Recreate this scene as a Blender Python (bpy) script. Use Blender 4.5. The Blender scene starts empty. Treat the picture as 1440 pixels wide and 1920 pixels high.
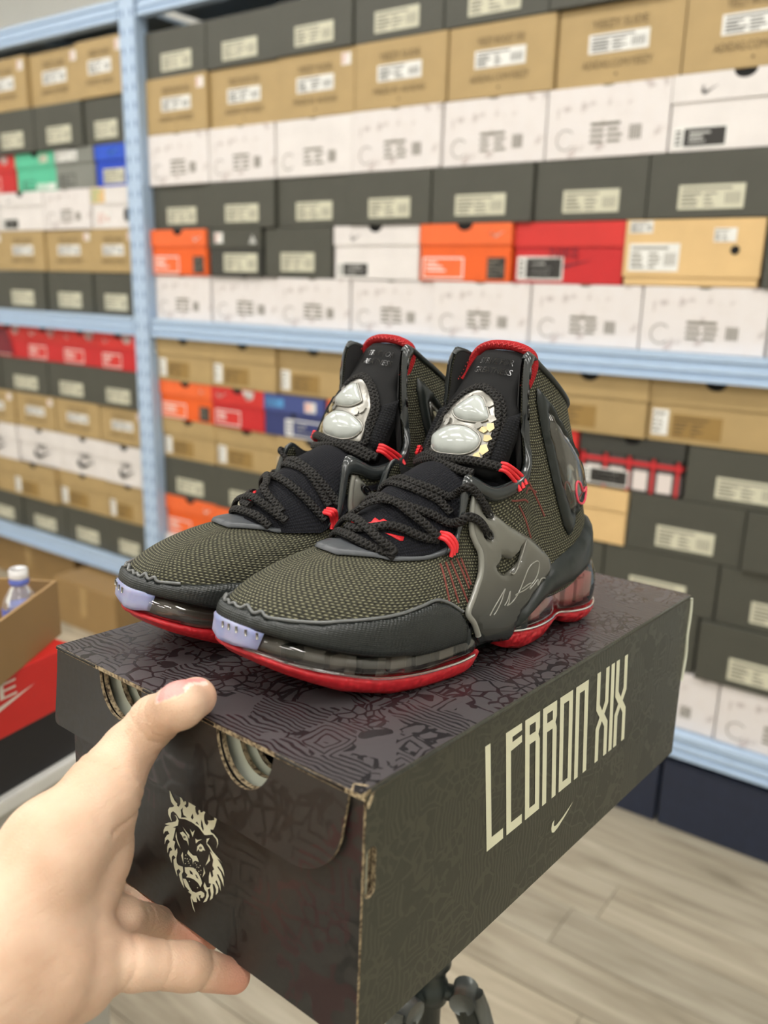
import bpy, bmesh, math, random
import numpy as np
from mathutils import Vector, Matrix
from mathutils.geometry import delaunay_2d_cdt
random.seed(7)
scn = bpy.context.scene
C = scn.collection
# ---------------------------------------------------------------- camera
CAMH = 1.225
cam = bpy.data.cameras.new('camera'); camo = bpy.data.objects.new('camera', cam); C.objects.link(camo)
cam.sensor_fit = 'VERTICAL'; cam.sensor_height = 36; cam.lens = 30.0
cam.clip_start = .02; cam.clip_end = 60
_p, _r = math.radians(15.06), math.radians(-1.38)
_right = Vector((1,0,0)); _fwd = Vector((0,math.cos(_p),-math.sin(_p))); _down = Vector((0,-math.sin(_p),-math.cos(_p)))
_x = _right*math.cos(_r)+_down*math.sin(_r); _y = -_right*math.sin(_r)+_down*math.cos(_r)
camo.matrix_world = Matrix(((_x.x,-_y.x,-_fwd.x,0),(_x.y,-_y.y,-_fwd.y,0),(_x.z,-_y.z,-_fwd.z,CAMH),(0,0,0,1)))
cam.dof.use_dof = True; cam.dof.focus_distance = .53; cam.dof.aperture_fstop = 5.6
scn.camera = camo
# ---------------------------------------------------------------- world, exposure
wd = bpy.data.worlds.new('world'); scn.world = wd; wd.use_nodes = True
wd.node_tree.nodes['Background'].inputs[0].default_value = (1,.98,.96,1)
wd.node_tree.nodes['Background'].inputs[1].default_value = .05
vs = scn.view_settings; vs.view_transform = 'Standard'; vs.look = 'None'; vs.gamma = 1; vs.use_curve_mapping = False
vs.exposure = 0.0
LAMP = 15.8          # strength of the ceiling light panels (built with the room)
# ---------------------------------------------------------------- helpers
def srgb(r,g,b):
    f = lambda c: (c/255/12.92) if c/255 <= .04045 else ((c/255+.055)/1.055)**2.4
    return (f(r),f(g),f(b),1)
class NT:
    """small node-tree helper"""
    def __init__(s, name):
        s.m = bpy.data.materials.new(name); s.m.use_nodes = True; s.t = s.m.node_tree
        s.b = s.t.nodes['Principled BSDF']; s.o = s.t.nodes['Material Output']
    def n(s, typ, **kw):
        nd = s.t.nodes.new(typ)
        for k,v in kw.items():
            if k.startswith('i_'):
                key = k[2:]; nd.inputs[int(key) if key.isdigit() else key.replace('_',' ')].default_value = v
            else: setattr(nd,k,v)
        return nd
    def l(s,a,b): s.t.links.new(a,b)
    def math(s,op,a,b=None,clamp=False):
        nd = s.n('ShaderNodeMath',operation=op,use_clamp=clamp)
        for i,v in enumerate((a,b)):
            if v is None: continue
            if isinstance(v,(int,float)): nd.inputs[i].default_value = v
            else: s.l(v,nd.inputs[i])
        return nd.outputs[0]
    def ramp(s,fac,stops):
        r = s.n('ShaderNodeValToRGB'); e = r.color_ramp.elements
        while len(e) < len(stops): e.new(.5)
        for el,(p,c) in zip(e,stops): el.position = p; el.color = c
        s.l(fac,r.inputs[0]); return r.outputs[0]
    def mix(s,fac,a,b):
        nd = s.n('ShaderNodeMix',data_type='RGBA')
        for sock,v in ((nd.inputs[0],fac),(nd.inputs[6],a),(nd.inputs[7],b)):
            if isinstance(v,(int,float,tuple)): sock.default_value = v
            else: s.l(v,sock)
        return nd.outputs[2]
    def bump(s,h,strength=.3,dist=.001):
        nd = s.n('ShaderNodeBump'); nd.inputs['Strength'].default_value = strength; nd.inputs['Distance'].default_value = dist
        s.l(h,nd.inputs['Height']); s.l(nd.outputs[0],s.b.inputs['Normal']); return nd
def mat(name,col,rough=.5,metal=0,spec=.5,coat=0,noise=0,nscale=40,bump=0,emit=0,sss=0):
    t = NT(name); b = t.b
    col = (*col[:3],1)
    b.inputs['Base Color'].default_value = col; b.inputs['Roughness'].default_value = rough
    b.inputs['Metallic'].default_value = metal; b.inputs['Specular IOR Level'].default_value = spec
    b.inputs['Coat Weight'].default_value = coat; b.inputs['Coat Roughness'].default_value = .15
    tc = t.n('ShaderNodeTexCoord'); nz = t.n('ShaderNodeTexNoise',i_Scale=nscale,i_Detail=4.0); t.l(tc.outputs['Object'],nz.inputs['Vector'])
    k = max(noise,.03)
    lo = tuple(c*(1-k) for c in col[:3])+(1,); hi = tuple(min(1,c*(1+k)) for c in col[:3])+(1,)
    t.l(t.ramp(nz.outputs[0],[(.3,lo),(.7,hi)]),b.inputs['Base Color'])
    if bump: t.bump(nz.outputs[0],bump,.002)
    if emit: b.inputs['Emission Color'].default_value = col; b.inputs['Emission Strength'].default_value = emit
    return t.m
def link(o,parent=None):
    C.objects.link(o)
    if parent is not None: o.parent = parent
    return o
def tag(o,label=None,cat=None,group=None,kind=None):
    if label: o['label'] = label
    if cat: o['category'] = cat
    if group: o['group'] = group
    if kind: o['kind'] = kind
    return o
def empty(name,mw=None,loc=None,rz=0):
    o = bpy.data.objects.new(name,None); o.empty_display_size = .05; C.objects.link(o)
    if mw is not None: o.matrix_world = mw
    if loc is not None: o.location = loc; o.rotation_euler = (0,0,rz)
    return o
def mesh(name,V,F,m,parent=None,smooth=False,uv=None,loc=None,fm=None):
    me = bpy.data.meshes.new(name); me.from_pydata([tuple(map(float,v)) for v in V],[],[tuple(map(int,f)) for f in F])
    for x in (m if isinstance(m,(list,tuple)) else [m]): me.materials.append(x)
    if uv is not None:
        l = me.uv_layers.new(name='UVMap'); idx = np.zeros(len(me.loops),int); me.loops.foreach_get('vertex_index',idx)
        l.data.foreach_set('uv',np.asarray(uv,float)[idx].ravel())
    if fm is not None: me.polygons.foreach_set('material_index',np.asarray(fm,dtype=np.int32))
    if smooth: me.polygons.foreach_set('use_smooth',np.ones(len(me.polygons),bool))
    me.validate(); me.update()
    o = bpy.data.objects.new(name,me); link(o,parent)
    if loc is not None: o.location = loc
    return o
def boxvf(x0,x1,y0,y1,z0,z1,bev=0):
    if not bev:
        V = [(x,y,z) for x in (x0,x1) for y in (y0,y1) for z in (z0,z1)]
        F = [(0,1,3,2),(4,6,7,5),(0,4,5,1),(2,3,7,6),(0,2,6,4),(1,5,7,3)]
        return V,F
    bm = bmesh.new(); bmesh.ops.create_cube(bm,size=1)
    for v in bm.verts: v.co = ((x0+x1)/2+v.co.x*(x1-x0),(y0+y1)/2+v.co.y*(y1-y0),(z0+z1)/2+v.co.z*(z1-z0))
    bmesh.ops.bevel(bm,geom=bm.edges[:],offset=bev,segments=2,profile=.6,affect='EDGES')
    bm.verts.index_update(); V = [tuple(v.co) for v in bm.verts]; F = [tuple(v.index for v in f.verts) for f in bm.faces]; bm.free()
    return V,F
def box(name,x0,x1,y0,y1,z0,z1,m,parent=None,bev=0):
    V,F = boxvf(x0,x1,y0,y1,z0,z1,bev); return mesh(name,V,F,m,parent)
def join(parts):
    V,F = [],[]
    for v,f in parts:
        n = len(V); V += list(v); F += [tuple(i+n for i in q) for q in f]
    return V,F
def grid_faces(nu,nv,cu=False,cv=False):
    F = []
    for i in range(nu if cu else nu-1):
        for j in range(nv if cv else nv-1):
            a,b = i*nv+j,((i+1)%nu)*nv+j; c,d = ((i+1)%nu)*nv+(j+1)%nv,i*nv+(j+1)%nv
            F.append((a,b,c,d))
    return F
def cr(P,n=8,closed=False):
    """Catmull-Rom resample of a polyline, n steps per span"""
    P = np.asarray(P,float); N = len(P); out = []
    for i in range(N if closed else N-1):
        g = (lambda k: P[k%N]) if closed else (lambda k: P[min(max(k,0),N-1)])
        p0,p1,p2,p3 = g(i-1),g(i),g(i+1),g(i+2)
        for f in np.arange(n)/n:
            out.append(.5*((2*p1)+(-p0+p2)*f+(2*p0-5*p1+4*p2-p3)*f*f+(-p0+3*p1-3*p2+p3)*f**3))
    if not closed: out.append(P[-1])
    return np.array(out)
def tubevf(P,rw,rh=None,nrm=None,k=10,cap=True):
    """tube along points; rw half width, rh half thickness along nrm"""
    P = np.asarray(P,float); n = len(P); rh = rw if rh is None else rh
    rw = np.broadcast_to(rw,(n,)); rh = np.broadcast_to(rh,(n,))
    T = np.gradient(P,axis=0); T /= np.linalg.norm(T,axis=1)[:,None]+1e-12
    if nrm is None:
        a = np.array([0,0,1.]) if abs(T[0][2]) < .8 else np.array([1.,0,0]); N_ = []
        for t in T:
            a = a-(a@t)*t; a /= np.linalg.norm(a)+1e-12; N_.append(a.copy())
        nrm = np.array(N_)
    else:
        nrm = np.broadcast_to(nrm,(n,3)).astype(float); nrm = nrm-np.sum(nrm*T,1)[:,None]*T; nrm /= np.linalg.norm(nrm,axis=1)[:,None]+1e-12
    B = np.cross(T,nrm); V = []; UV = []
    L = np.concatenate([[0],np.cumsum(np.linalg.norm(np.diff(P,axis=0),axis=1))])
    for i in range(n):
        for j in range(k):
            a = 2*math.pi*j/k; V.append(P[i]+B[i]*math.cos(a)*rw[i]+nrm[i]*math.sin(a)*rh[i]); UV.append((L[i],j/k))
    F = grid_faces(n,k,False,True)
    F = [f[::-1] for f in F]
    if cap: F += [tuple(range(k)),tuple(range((n-1)*k,n*k))[::-1]]
    return V,F,UV
def tube(name,P,r,m,parent=None,rh=None,nrm=None,k=10):
    V,F,UV = tubevf(P,r,rh,nrm,k); return mesh(name,V,F,m,parent,True,UV)
def lathe(name,prof,m,parent=None,k=24,loc=None):
    V = [(r*math.cos(2*math.pi*j/k),r*math.sin(2*math.pi*j/k),z) for r,z in prof for j in range(k)]
    F = [f[::-1] for f in grid_faces(len(prof),k,False,True)]+[tuple(range(k)),tuple(range((len(prof)-1)*k,len(prof)*k))[::-1]]
    F = [f[::-1] for f in F]
    return mesh(name,V,F,m,parent,True,loc=loc)
def inside(pts,loops):
    r = np.zeros(len(pts),bool)
    for lp in loops:
        a = lp; b = np.roll(lp,-1,0)
        for (x0,y0),(x1,y1) in zip(a,b):
            c = ((y0 > pts[:,1]) != (y1 > pts[:,1]))
            with np.errstate(divide='ignore',invalid='ignore'):
                r ^= c & (pts[:,0] < (x1-x0)*(pts[:,1]-y0)/(y1-y0+1e-30)+x0)
    return r
def tri2d(outline,holes=(),step=None):
    """triangulate a polygon with holes; step adds inner grid points"""
    def dens(lp):
        lp = np.asarray(lp,float)
        if not step: return lp
        out = []
        for a,b in zip(lp,np.roll(lp,-1,0)):
            n = max(1,int(np.linalg.norm(b-a)/step)); out += [a+(b-a)*i/n for i in range(n)]
        return np.array(out)
    loops = [dens(outline)]+[dens(h) for h in holes]
    pts = []; edges = []
    for lp in loops:
        n = len(pts); pts += list(lp); edges += [(n+i,n+(i+1)%len(lp)) for i in range(len(lp))]
    nb = len(pts)
    if step:
        lo,hi = loops[0].min(0),loops[0].max(0)
        gx,gy = np.meshgrid(np.arange(lo[0]+step/2,hi[0],step),np.arange(lo[1]+step/2,hi[1],step)); g = np.stack([gx.ravel(),gy.ravel()],1)
        if len(g):
            g = g[inside(g,loops)]
            if len(g): g = g[bdist(g,loops) > step*.45]
            pts += list(g)
    v,e,f,_,_,_ = delaunay_2d_cdt([Vector((float(p[0]),float(p[1]))) for p in pts],edges,[],0,1e-9)
    v = np.array([(p.x,p.y) for p in v]); f = np.array([q for q in f if len(q) == 3])
    cen = v[f].mean(1); f = f[inside(cen,loops)]
    return v,f,loops
def bdist(p,loops):
    d = np.full(len(p),1e9)
    for lp in loops:
        a = lp; b = np.roll(lp,-1,0)
        for s0,s1 in zip(a,b):
            ab = s1-s0; t = np.clip(((p-s0)@ab)/(ab@ab+1e-30),0,1); d = np.minimum(d,np.linalg.norm(p-s0-t[:,None]*ab,axis=1))
    return d
def patchvf(outline,f,nf=None,holes=(),scale=(1,1),step=None,off=0.,th=.001,rnd=0,edge=.15):
    """solid patch over surface f(a,b): outline and holes in (a,b); rnd = rounding distance"""
    sc = np.array(scale,float)
    v,tri,loops = tri2d(np.asarray(outline,float)*sc,[np.asarray(h,float)*sc for h in holes],step)
    ab = v/sc; P = f(ab[:,0],ab[:,1])
    if nf is None:
        e = .0005/sc; du = f(ab[:,0]+e[0],ab[:,1])-f(ab[:,0]-e[0],ab[:,1]); dv = f(ab[:,0],ab[:,1]+e[1])-f(ab[:,0],ab[:,1]-e[1])
        n = np.cross(du,dv); n /= np.linalg.norm(n,axis=1)[:,None]+1e-15
    else: n = nf(ab[:,0],ab[:,1])
    if rnd:
        d = np.clip(bdist(v,loops)/rnd,0,1); h = th*(edge+(1-edge)*np.sqrt(1-(1-d)**2))
    else: h = np.full(len(v),th)
    N_ = len(v); V = np.concatenate([P+n*(off+h)[:,None],P+n*off]) if not np.isscalar(off) else np.concatenate([P+n*(off+h[:,None]),P+n*off])
    # orientation
    t0 = V[tri]; fn = np.cross(t0[:,1]-t0[:,0],t0[:,2]-t0[:,0]); s = np.sum(fn*n[tri[:,0]])
    if s < 0: tri = tri[:,::-1]
    ec = {}
    for a,b,c in tri:
        for e in ((a,b),(b,c),(c,a)): ec[e] = 1
    F = [tuple(t) for t in tri]+[tuple(t[::-1]+N_) for t in tri]
    for a,b in list(ec):
        if (b,a) not in ec: F.append((b,a,a+N_,b+N_))
    UV = np.concatenate([v,v])
    return V,F,UV
# ---------------------------------------------------------------- the place: axes of the rack (u right, d away, z up)
RA = math.radians(35.28)
U_ = Vector((math.cos(RA),-math.sin(RA),0)); D_ = Vector((math.sin(RA),math.cos(RA),0))
RACKM = Matrix(((U_.x,D_.x,0,0),(U_.y,D_.y,0,0),(0,0,1,0),(0,0,0,1)))
def at_rack(u,d,z): return Matrix.Translation(U_*u+D_*d+Vector((0,0,z)))@RACKM
RD = 1.85            # distance of the box fronts from the viewpoint
def wood_mat():
    t = NT('vinyl_plank'); tc = t.n('ShaderNodeTexCoord'); oi = t.n('ShaderNodeObjectInfo')
    mp = t.n('ShaderNodeMapping'); mp.inputs['Scale'].default_value = (2.2,26,26); t.l(tc.outputs['Object'],mp.inputs[0])
    off = t.n('ShaderNodeVectorMath',operation='ADD'); cx = t.n('ShaderNodeCombineXYZ'); t.l(t.math('MULTIPLY',oi.outputs['Random'],40),cx.inputs[0]); t.l(t.math('MULTIPLY',oi.outputs['Random'],17),cx.inputs[1])
    t.l(mp.outputs[0],off.inputs[0]); t.l(cx.outputs[0],off.inputs[1])
    nz = t.n('ShaderNodeTexNoise',i_Scale=1.0,i_Detail=7.0,i_Roughness=.62,i_Distortion=.9); t.l(off.outputs[0],nz.inputs[0])
    c = t.ramp(nz.outputs[0],[(.30,srgb(138,130,114)),(.46,srgb(164,155,137)),(.58,srgb(178,170,152)),(.75,srgb(193,186,168))])
    tint = t.ramp(oi.outputs['Random'],[(0,(.86,.86,.86,1)),(1,(1.04,1.02,.99,1))])
    mx = t.n('ShaderNodeMix',data_type='RGBA',blend_type='MULTIPLY'); mx.inputs[0].default_value = 1; t.l(c,mx.inputs[6]); t.l(tint,mx.inputs[7])
    t.l(mx.outputs[2],t.b.inputs['Base Color']); t.b.inputs['Roughness'].default_value = .48
    t.bump(nz.outputs[0],.08,.001); return t.m
M = {}
M['wood'] = wood_mat()
M['joint'] = mat('floor_joint',srgb(120,108,90),.8)
M['wall'] = mat('painted_wall',srgb(222,221,214),.8,noise=.03,nscale=3)
M['ceil'] = mat('ceiling_paint',srgb(225,224,220),.9)
u0,u1,d0,d1,HT = -5.2,2.6,-2.8,2.45,2.95
fl = mesh('floor',*boxvf(u0,u1,d0,d1,-.06,-.003),M['joint']); fl.matrix_world = RACKM; tag(fl,kind='structure')
pw = .12; row = 0; rr = random.Random(3)
pm = {}
d = d0; mid = 1.80 % pw
d = mid-math.ceil((mid-d0)/pw)*pw
far = []
while d < d1:
    near = .55 < d+pw/2 < 2.0
    u = u0-rr.random()*.9
    if near:
        while u < u1:
            ln = .92; a,b = max(u,u0),min(u+ln,u1)
            if b-a > .03 and -3.6 < (a+b)/2 < .9:
                key = (round(b-a,3))
                if key not in pm:
                    V,F = boxvf(-(b-a)/2+.0008,(b-a)/2-.0008,-pw/2+.0008,pw/2-.0008,-.004,0,.0006)
                    me = mesh('plank',V,F,M['wood'],fl); pm[key] = me; o = me
                else: o = bpy.data.objects.new('plank',pm[key].data); link(o,fl)
                o.location = ((a+b)/2,d+pw/2,0)
            elif b-a > .03: far.append(boxvf(a+.0008,b-.0008,d+.0008,d+pw-.0008,-.004,0))
            u += ln
    else: far.append(boxvf(u0,u1,max(d,d0)+.0008,min(d+pw,d1)-.0008,-.004,0))
    d += pw
o = mesh('plank',*join(far),M['wood'],fl); tag(o,kind='stuff')
for nm,a in (('wall_back',(u0,u1,d1,d1+.1,0,HT)),('wall_left',(u0-.1,u0,d0,d1,0,HT)),('wall_right',(u1,u1+.1,d0,d1,0,HT)),('wall_front',(u0,u1,d0-.1,d0,0,HT))):
    w = mesh(nm,*boxvf(*a),M['wall']); w.matrix_world = RACKM; tag(w,kind='structure')
w = mesh('ceiling',*boxvf(u0,u1,d0,d1,HT,HT+.1),M['ceil']); w.matrix_world = RACKM; tag(w,kind='structure')
# ceiling light panels
M['lamp'] = mat('lamp_diffuser',(1,.975,.93),.5,emit=LAMP); M['lampframe'] = mat('lamp_frame',srgb(235,235,235),.4)
proto = None
for i,(u,d) in enumerate([(u,d) for d in (-1.9,-.55,.75) for u in (-3.9,-2.1,-.3,1.5)]):
    t = empty('ceiling_light',at_rack(u,d,HT-.05)); tag(t,'flat white ceiling light panel, %s in the %s row of the ceiling'%(('first','second','third','fourth')[i%4],('rear','middle','front')[i//4]),'ceiling light','ceiling light panels')
    if proto is None:
        V,F = join([boxvf(-.62,.62,-.17,-.15,0,.05),boxvf(-.62,.62,.15,.17,0,.05),boxvf(-.62,-.6,-.15,.15,0,.05),boxvf(.6,.62,-.15,.15,0,.05)])
        a = mesh('lamp_frame',V,F,M['lampframe'],t); b = mesh('diffuser',*boxvf(-.6,.6,-.15,.15,.01,.045),M['lamp'],t); proto = (a,b)
    else:
        for s in proto:
            c = s.copy(); link(c); c.parent = t
# ---------------------------------------------------------------- storage rack
for k,c,r in (('blue_steel',srgb(178,200,226),.45),('deck',srgb(165,185,205),.6),('slot',srgb(112,134,176),.8)): M[k] = mat(k,c,r)
rack = empty('storage_rack',at_rack(0,RD,0)); tag(rack,'light blue steel boltless shelving rack filled with shoeboxes','rack')
POSTS = (-4.45,-2.256,.16)
SHELF = [.245,1.097,2.012]         # top of each shelf
for pu in POSTS:
    for dd in (-.03,.42):
        s = 1 if dd < 0 else -1
        V,F = join([boxvf(pu-.036,pu+.036,dd,dd+.003*s if s > 0 else dd+.003,0,2.25),boxvf(pu+.033,pu+.036,dd if s > 0 else dd-.045,dd+.045 if s > 0 else dd,0,2.25),boxvf(pu-.036,pu-.033,dd if s > 0 else dd-.045,dd+.045 if s > 0 else dd,0,2.25)])
        o = mesh('post',V,F,M['blue_steel'],rack)
        if dd < 0:
            q = []
            for i in range(44):
                z = .06+i*.05
                for x in (-.019,.019): q.append(boxvf(pu+x-.004,pu+x+.004,dd-.0006,dd+.001,z,z+.019))
            sl = mesh('slot_rows',*join(q),M['slot'],o); tag(sl,kind='stuff')
def beam(ua,ub,zt,dd,s):
    # stepped beam profile with two grooves, front towards -d
    pr = [(0,0),(0,-.012),(.006,-.014),(.006,-.024),(0,-.026),(0,-.036),(.006,-.038),(.006,-.046),(-.002,-.048),(-.002,-.056),(.03,-.056),(.03,0)]
    V = []
    for u in (ua,ub): V += [(u,dd+p*s,zt+z) for p,z in pr]
    n = len(pr); F = [(i,(i+1)%n,n+(i+1)%n,n+i) for i in range(n)]+[tuple(range(n))[::-1],tuple(range(n,2*n))]
    if s < 0: F = [f[::-1] for f in F]
    return mesh('beam',V,[f[::-1] for f in F],M['blue_steel'],rack)
for a,b in zip(POSTS[:-1],POSTS[1:]):
    for zt in SHELF:
        beam(a+.043,b-.043,zt,-.028,1); beam(a+.043,b-.043,zt,.42,-1)
        box('shelf_board',a+.043,b-.043,.003,.385,zt-.012,zt-.001,M['deck'],rack)
        for k in range(1,4):
            u = a+(b-a)*k/4; box('cross_bar',u-.012,u+.012,.003,.385,zt-.04,zt-.0125,M['blue_steel'],rack)
# box materials
COL = dict(black=(74,74,66),black2=(60,60,55),kraft=(176,150,103),white=(226,221,219),marble=(222,216,214),orange=(232,96,30),orange2=(240,108,52),red=(196,34,38),red2=(208,48,44),tan=(220,186,132),
  mint=(86,190,152),grey=(128,130,124),blue=(18,66,190),blue2=(38,84,205),navy=(28,36,56),indigo=(48,58,112),indigo2=(66,80,140),cream=(206,204,182),paper=(232,232,228),ink=(48,46,44),ink2=(120,116,104),kink=(104,84,52),kpatch=(150,120,66),sky=(84,150,205),pinkink=(205,130,120),burg=(120,28,44),carton=(150,120,76),purple=(92,88,160))
for k,c in COL.items(): M[k] = mat('card_'+k,srgb(*c),.55 if k not in ('white','marble') else .6,noise=.05,nscale=14)
def marble():
    t = NT('marbled_card'); tc = t.n('ShaderNodeTexCoord'); nz = t.n('ShaderNodeTexNoise',i_Scale=26.0,i_Detail=5.0); t.l(tc.outputs['Object'],nz.inputs[0])
    t.l(t.ramp(nz.outputs[0],[(.40,srgb(226,221,220)),(.60,srgb(224,218,216)),(.66,srgb(192,184,182)),(.75,srgb(214,200,198))]),t.b.inputs['Base Color']); t.b.inputs['Roughness'].default_value = .6; return t.m
M['marble'] = marble()
def plaid():
    t = NT('plaid_print'); tc = t.n('ShaderNodeTexCoord'); sp = t.n('ShaderNodeSeparateXYZ'); t.l(tc.outputs['Object'],sp.inputs[0])
    def band(ax,per,ph,lo,hi):
        m = t.math('FRACT',t.math('ADD',t.math('MULTIPLY',sp.outputs[ax],1/per),ph)); return t.math('MULTIPLY',t.math('GREATER_THAN',m,lo),t.math('LESS_THAN',m,hi))
    bx,bz = band(0,.055,.1,.0,.42),band(2,.075,.35,.0,.42); rx,rz = band(0,.055,.1,.14,.28),band(2,.075,.35,.14,.28)
    c = t.mix(bx,srgb(226,216,212),srgb(92,84,84)); c = t.mix(bz,c,srgb(80,74,74)); both = t.math('MULTIPLY',bx,bz); c = t.mix(both,c,srgb(20,18,18)); c = t.mix(t.math('MAXIMUM',rx,rz),c,srgb(196,40,46))
    t.l(c,t.b.inputs['Base Color']); t.b.inputs['Roughness'].default_value = .5; return t.m
M['plaid'] = plaid()
SWOOSH = [(0,.30),(.03,.16),(.10,.05),(.20,0),(.33,.03),(1.0,.50),(.42,.245),(.28,.215),(.20,.24),(.165,.30),(.17,.40),(.20,.52),(.10,.44),(.035,.37)]
def flat(name,loops,x,z,sx,sz,m,parent,y=-.0012,holes=()):
    """thin printed shape on a face whose plane is y = 0, facing -y"""
    v,f,_ = tri2d(np.array(loops)*[sx,sz],[np.array(h)*[sx,sz] for h in holes])
    V = [(x+a,y,z+b) for a,b in v]; F = []
    for t in f:
        a,b,c = v[t]; s = (b[0]-a[0])*(c[1]-a[1])-(b[1]-a[1])*(c[0]-a[0]); F.append(tuple(t) if s > 0 else tuple(t[::-1]))
    return mesh(name,V,F,m,parent)
_txt = {}
def textvf(s):
    if s not in _txt:
        cu = bpy.data.curves.new('lettering','FONT'); cu.body = s; cu.size = 1; cu.resolution_u = 2; cu.align_x = 'CENTER'
        o = bpy.data.objects.new('lettering',cu); C.objects.link(o); dg = bpy.context.evaluated_depsgraph_get(); me = bpy.data.meshes.new_from_object(o.evaluated_get(dg))
        V = np.array([v.co[:] for v in me.vertices]); F = [tuple(p.vertices) for p in me.polygons]
        bpy.data.objects.remove(o); bpy.data.curves.remove(cu); bpy.data.meshes.remove(me); _txt[s] = (V,F)
    return _txt[s]
def words(name,s,x,z,w,h,m,parent,y=-.0012):
    """lettering centred at x,z on a -y face, fitted to width w, height h"""
    V,F = textvf(s); lo,hi = V.min(0),V.max(0)
    P = [(x+(v[0]-(lo[0]+hi[0])/2)/(hi[0]-lo[0])*w,y,z+(v[1]-(lo[1]+hi[1])/2)/(hi[1]-lo[1])*h) for v in V]
    return mesh(name,P,F,m,parent)
_rl = random.Random(11)
def sticker(parent,x0,x1,z0,z1,base='cream',ink='ink2',y=-.001,bar=True,frame=None,half=None,name='label_sticker'):
    w,h = x1-x0,z1-z0; q = [boxvf(x0,x1,y,0,z0,z1)]; fm = [0]*6
    def add(a,b,c,d,k): q.append(boxvf(x0+a*w,x0+b*w,y-.0003,y,z0+c*h,z0+d*h)); fm.extend([k]*6)
    if frame:
        for a,b,c,d in ((0,1,.93,1),(0,1,0,.07),(0,.03,0,1),(.97,1,0,1)): add(a,b,c,d,1)
        for zz in (.7,.52,.34): add(.1,.1+.2+.3*_rl.random(),zz,zz+.08,1)
    elif half:
        add(.2,.97,.08,.92,1)
        for zz in (.25,.45,.65): add(.3,.55+.3*_rl.random(),zz,zz+.1,0)
        for zz in (.15,.35,.55,.75): add(.04,.15,zz,zz+.1,1)
    else:
        add(.05,.62+.2*_rl.random(),.80,.88,1)
        for zz in (.60,.44,.28,.12): add(.05,.22+.15*_rl.random(),zz,zz+.08,1); add(.40,.48+.18*_rl.random(),zz,zz+.07,1)
        if bar:
            for k in range(6): add(.72+k*.04,.735+k*.04,.2,.66,1)
    V,F = join(q); return mesh(name,V,F,[M[base],M[ink]],parent,fm=fm)
def notchlid(parent,w,h,lh,m,hole=True,over=.0015,nx=.5,nr=.022):
    """lid front and rim with a thumb notch cut in the top edge"""
    z0,z1 = h-lh,h; st = [(-over,z0),(w+over,z0),(w+over,z1)]
    if hole: st += [(w*nx+nr*math.cos(a),z1-nr*.75*math.sin(a)) for a in np.linspace(0,math.pi,13)]
    st += [(-over,z1)]
    V,F,_ = patchvf(st,lambda a,b: np.stack([a,0*a-over,b],1),lambda a,b: np.tile([0,-1.,0],(len(a),1)),th=.002)
    A = join([(V,F),boxvf(-over,0,-over,.33,z0,z1),boxvf(w,w+over,-over,.33,z0,z1),boxvf(-over,w+over,.0005,.33,z1-.001,z1)])
    o = mesh('lid',*A,m,parent)
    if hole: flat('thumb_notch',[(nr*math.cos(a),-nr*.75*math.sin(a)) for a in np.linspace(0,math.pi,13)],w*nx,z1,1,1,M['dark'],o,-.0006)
    return o
M['dark'] = mat('dark_inside',(.006,.006,.006),.9)
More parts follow.
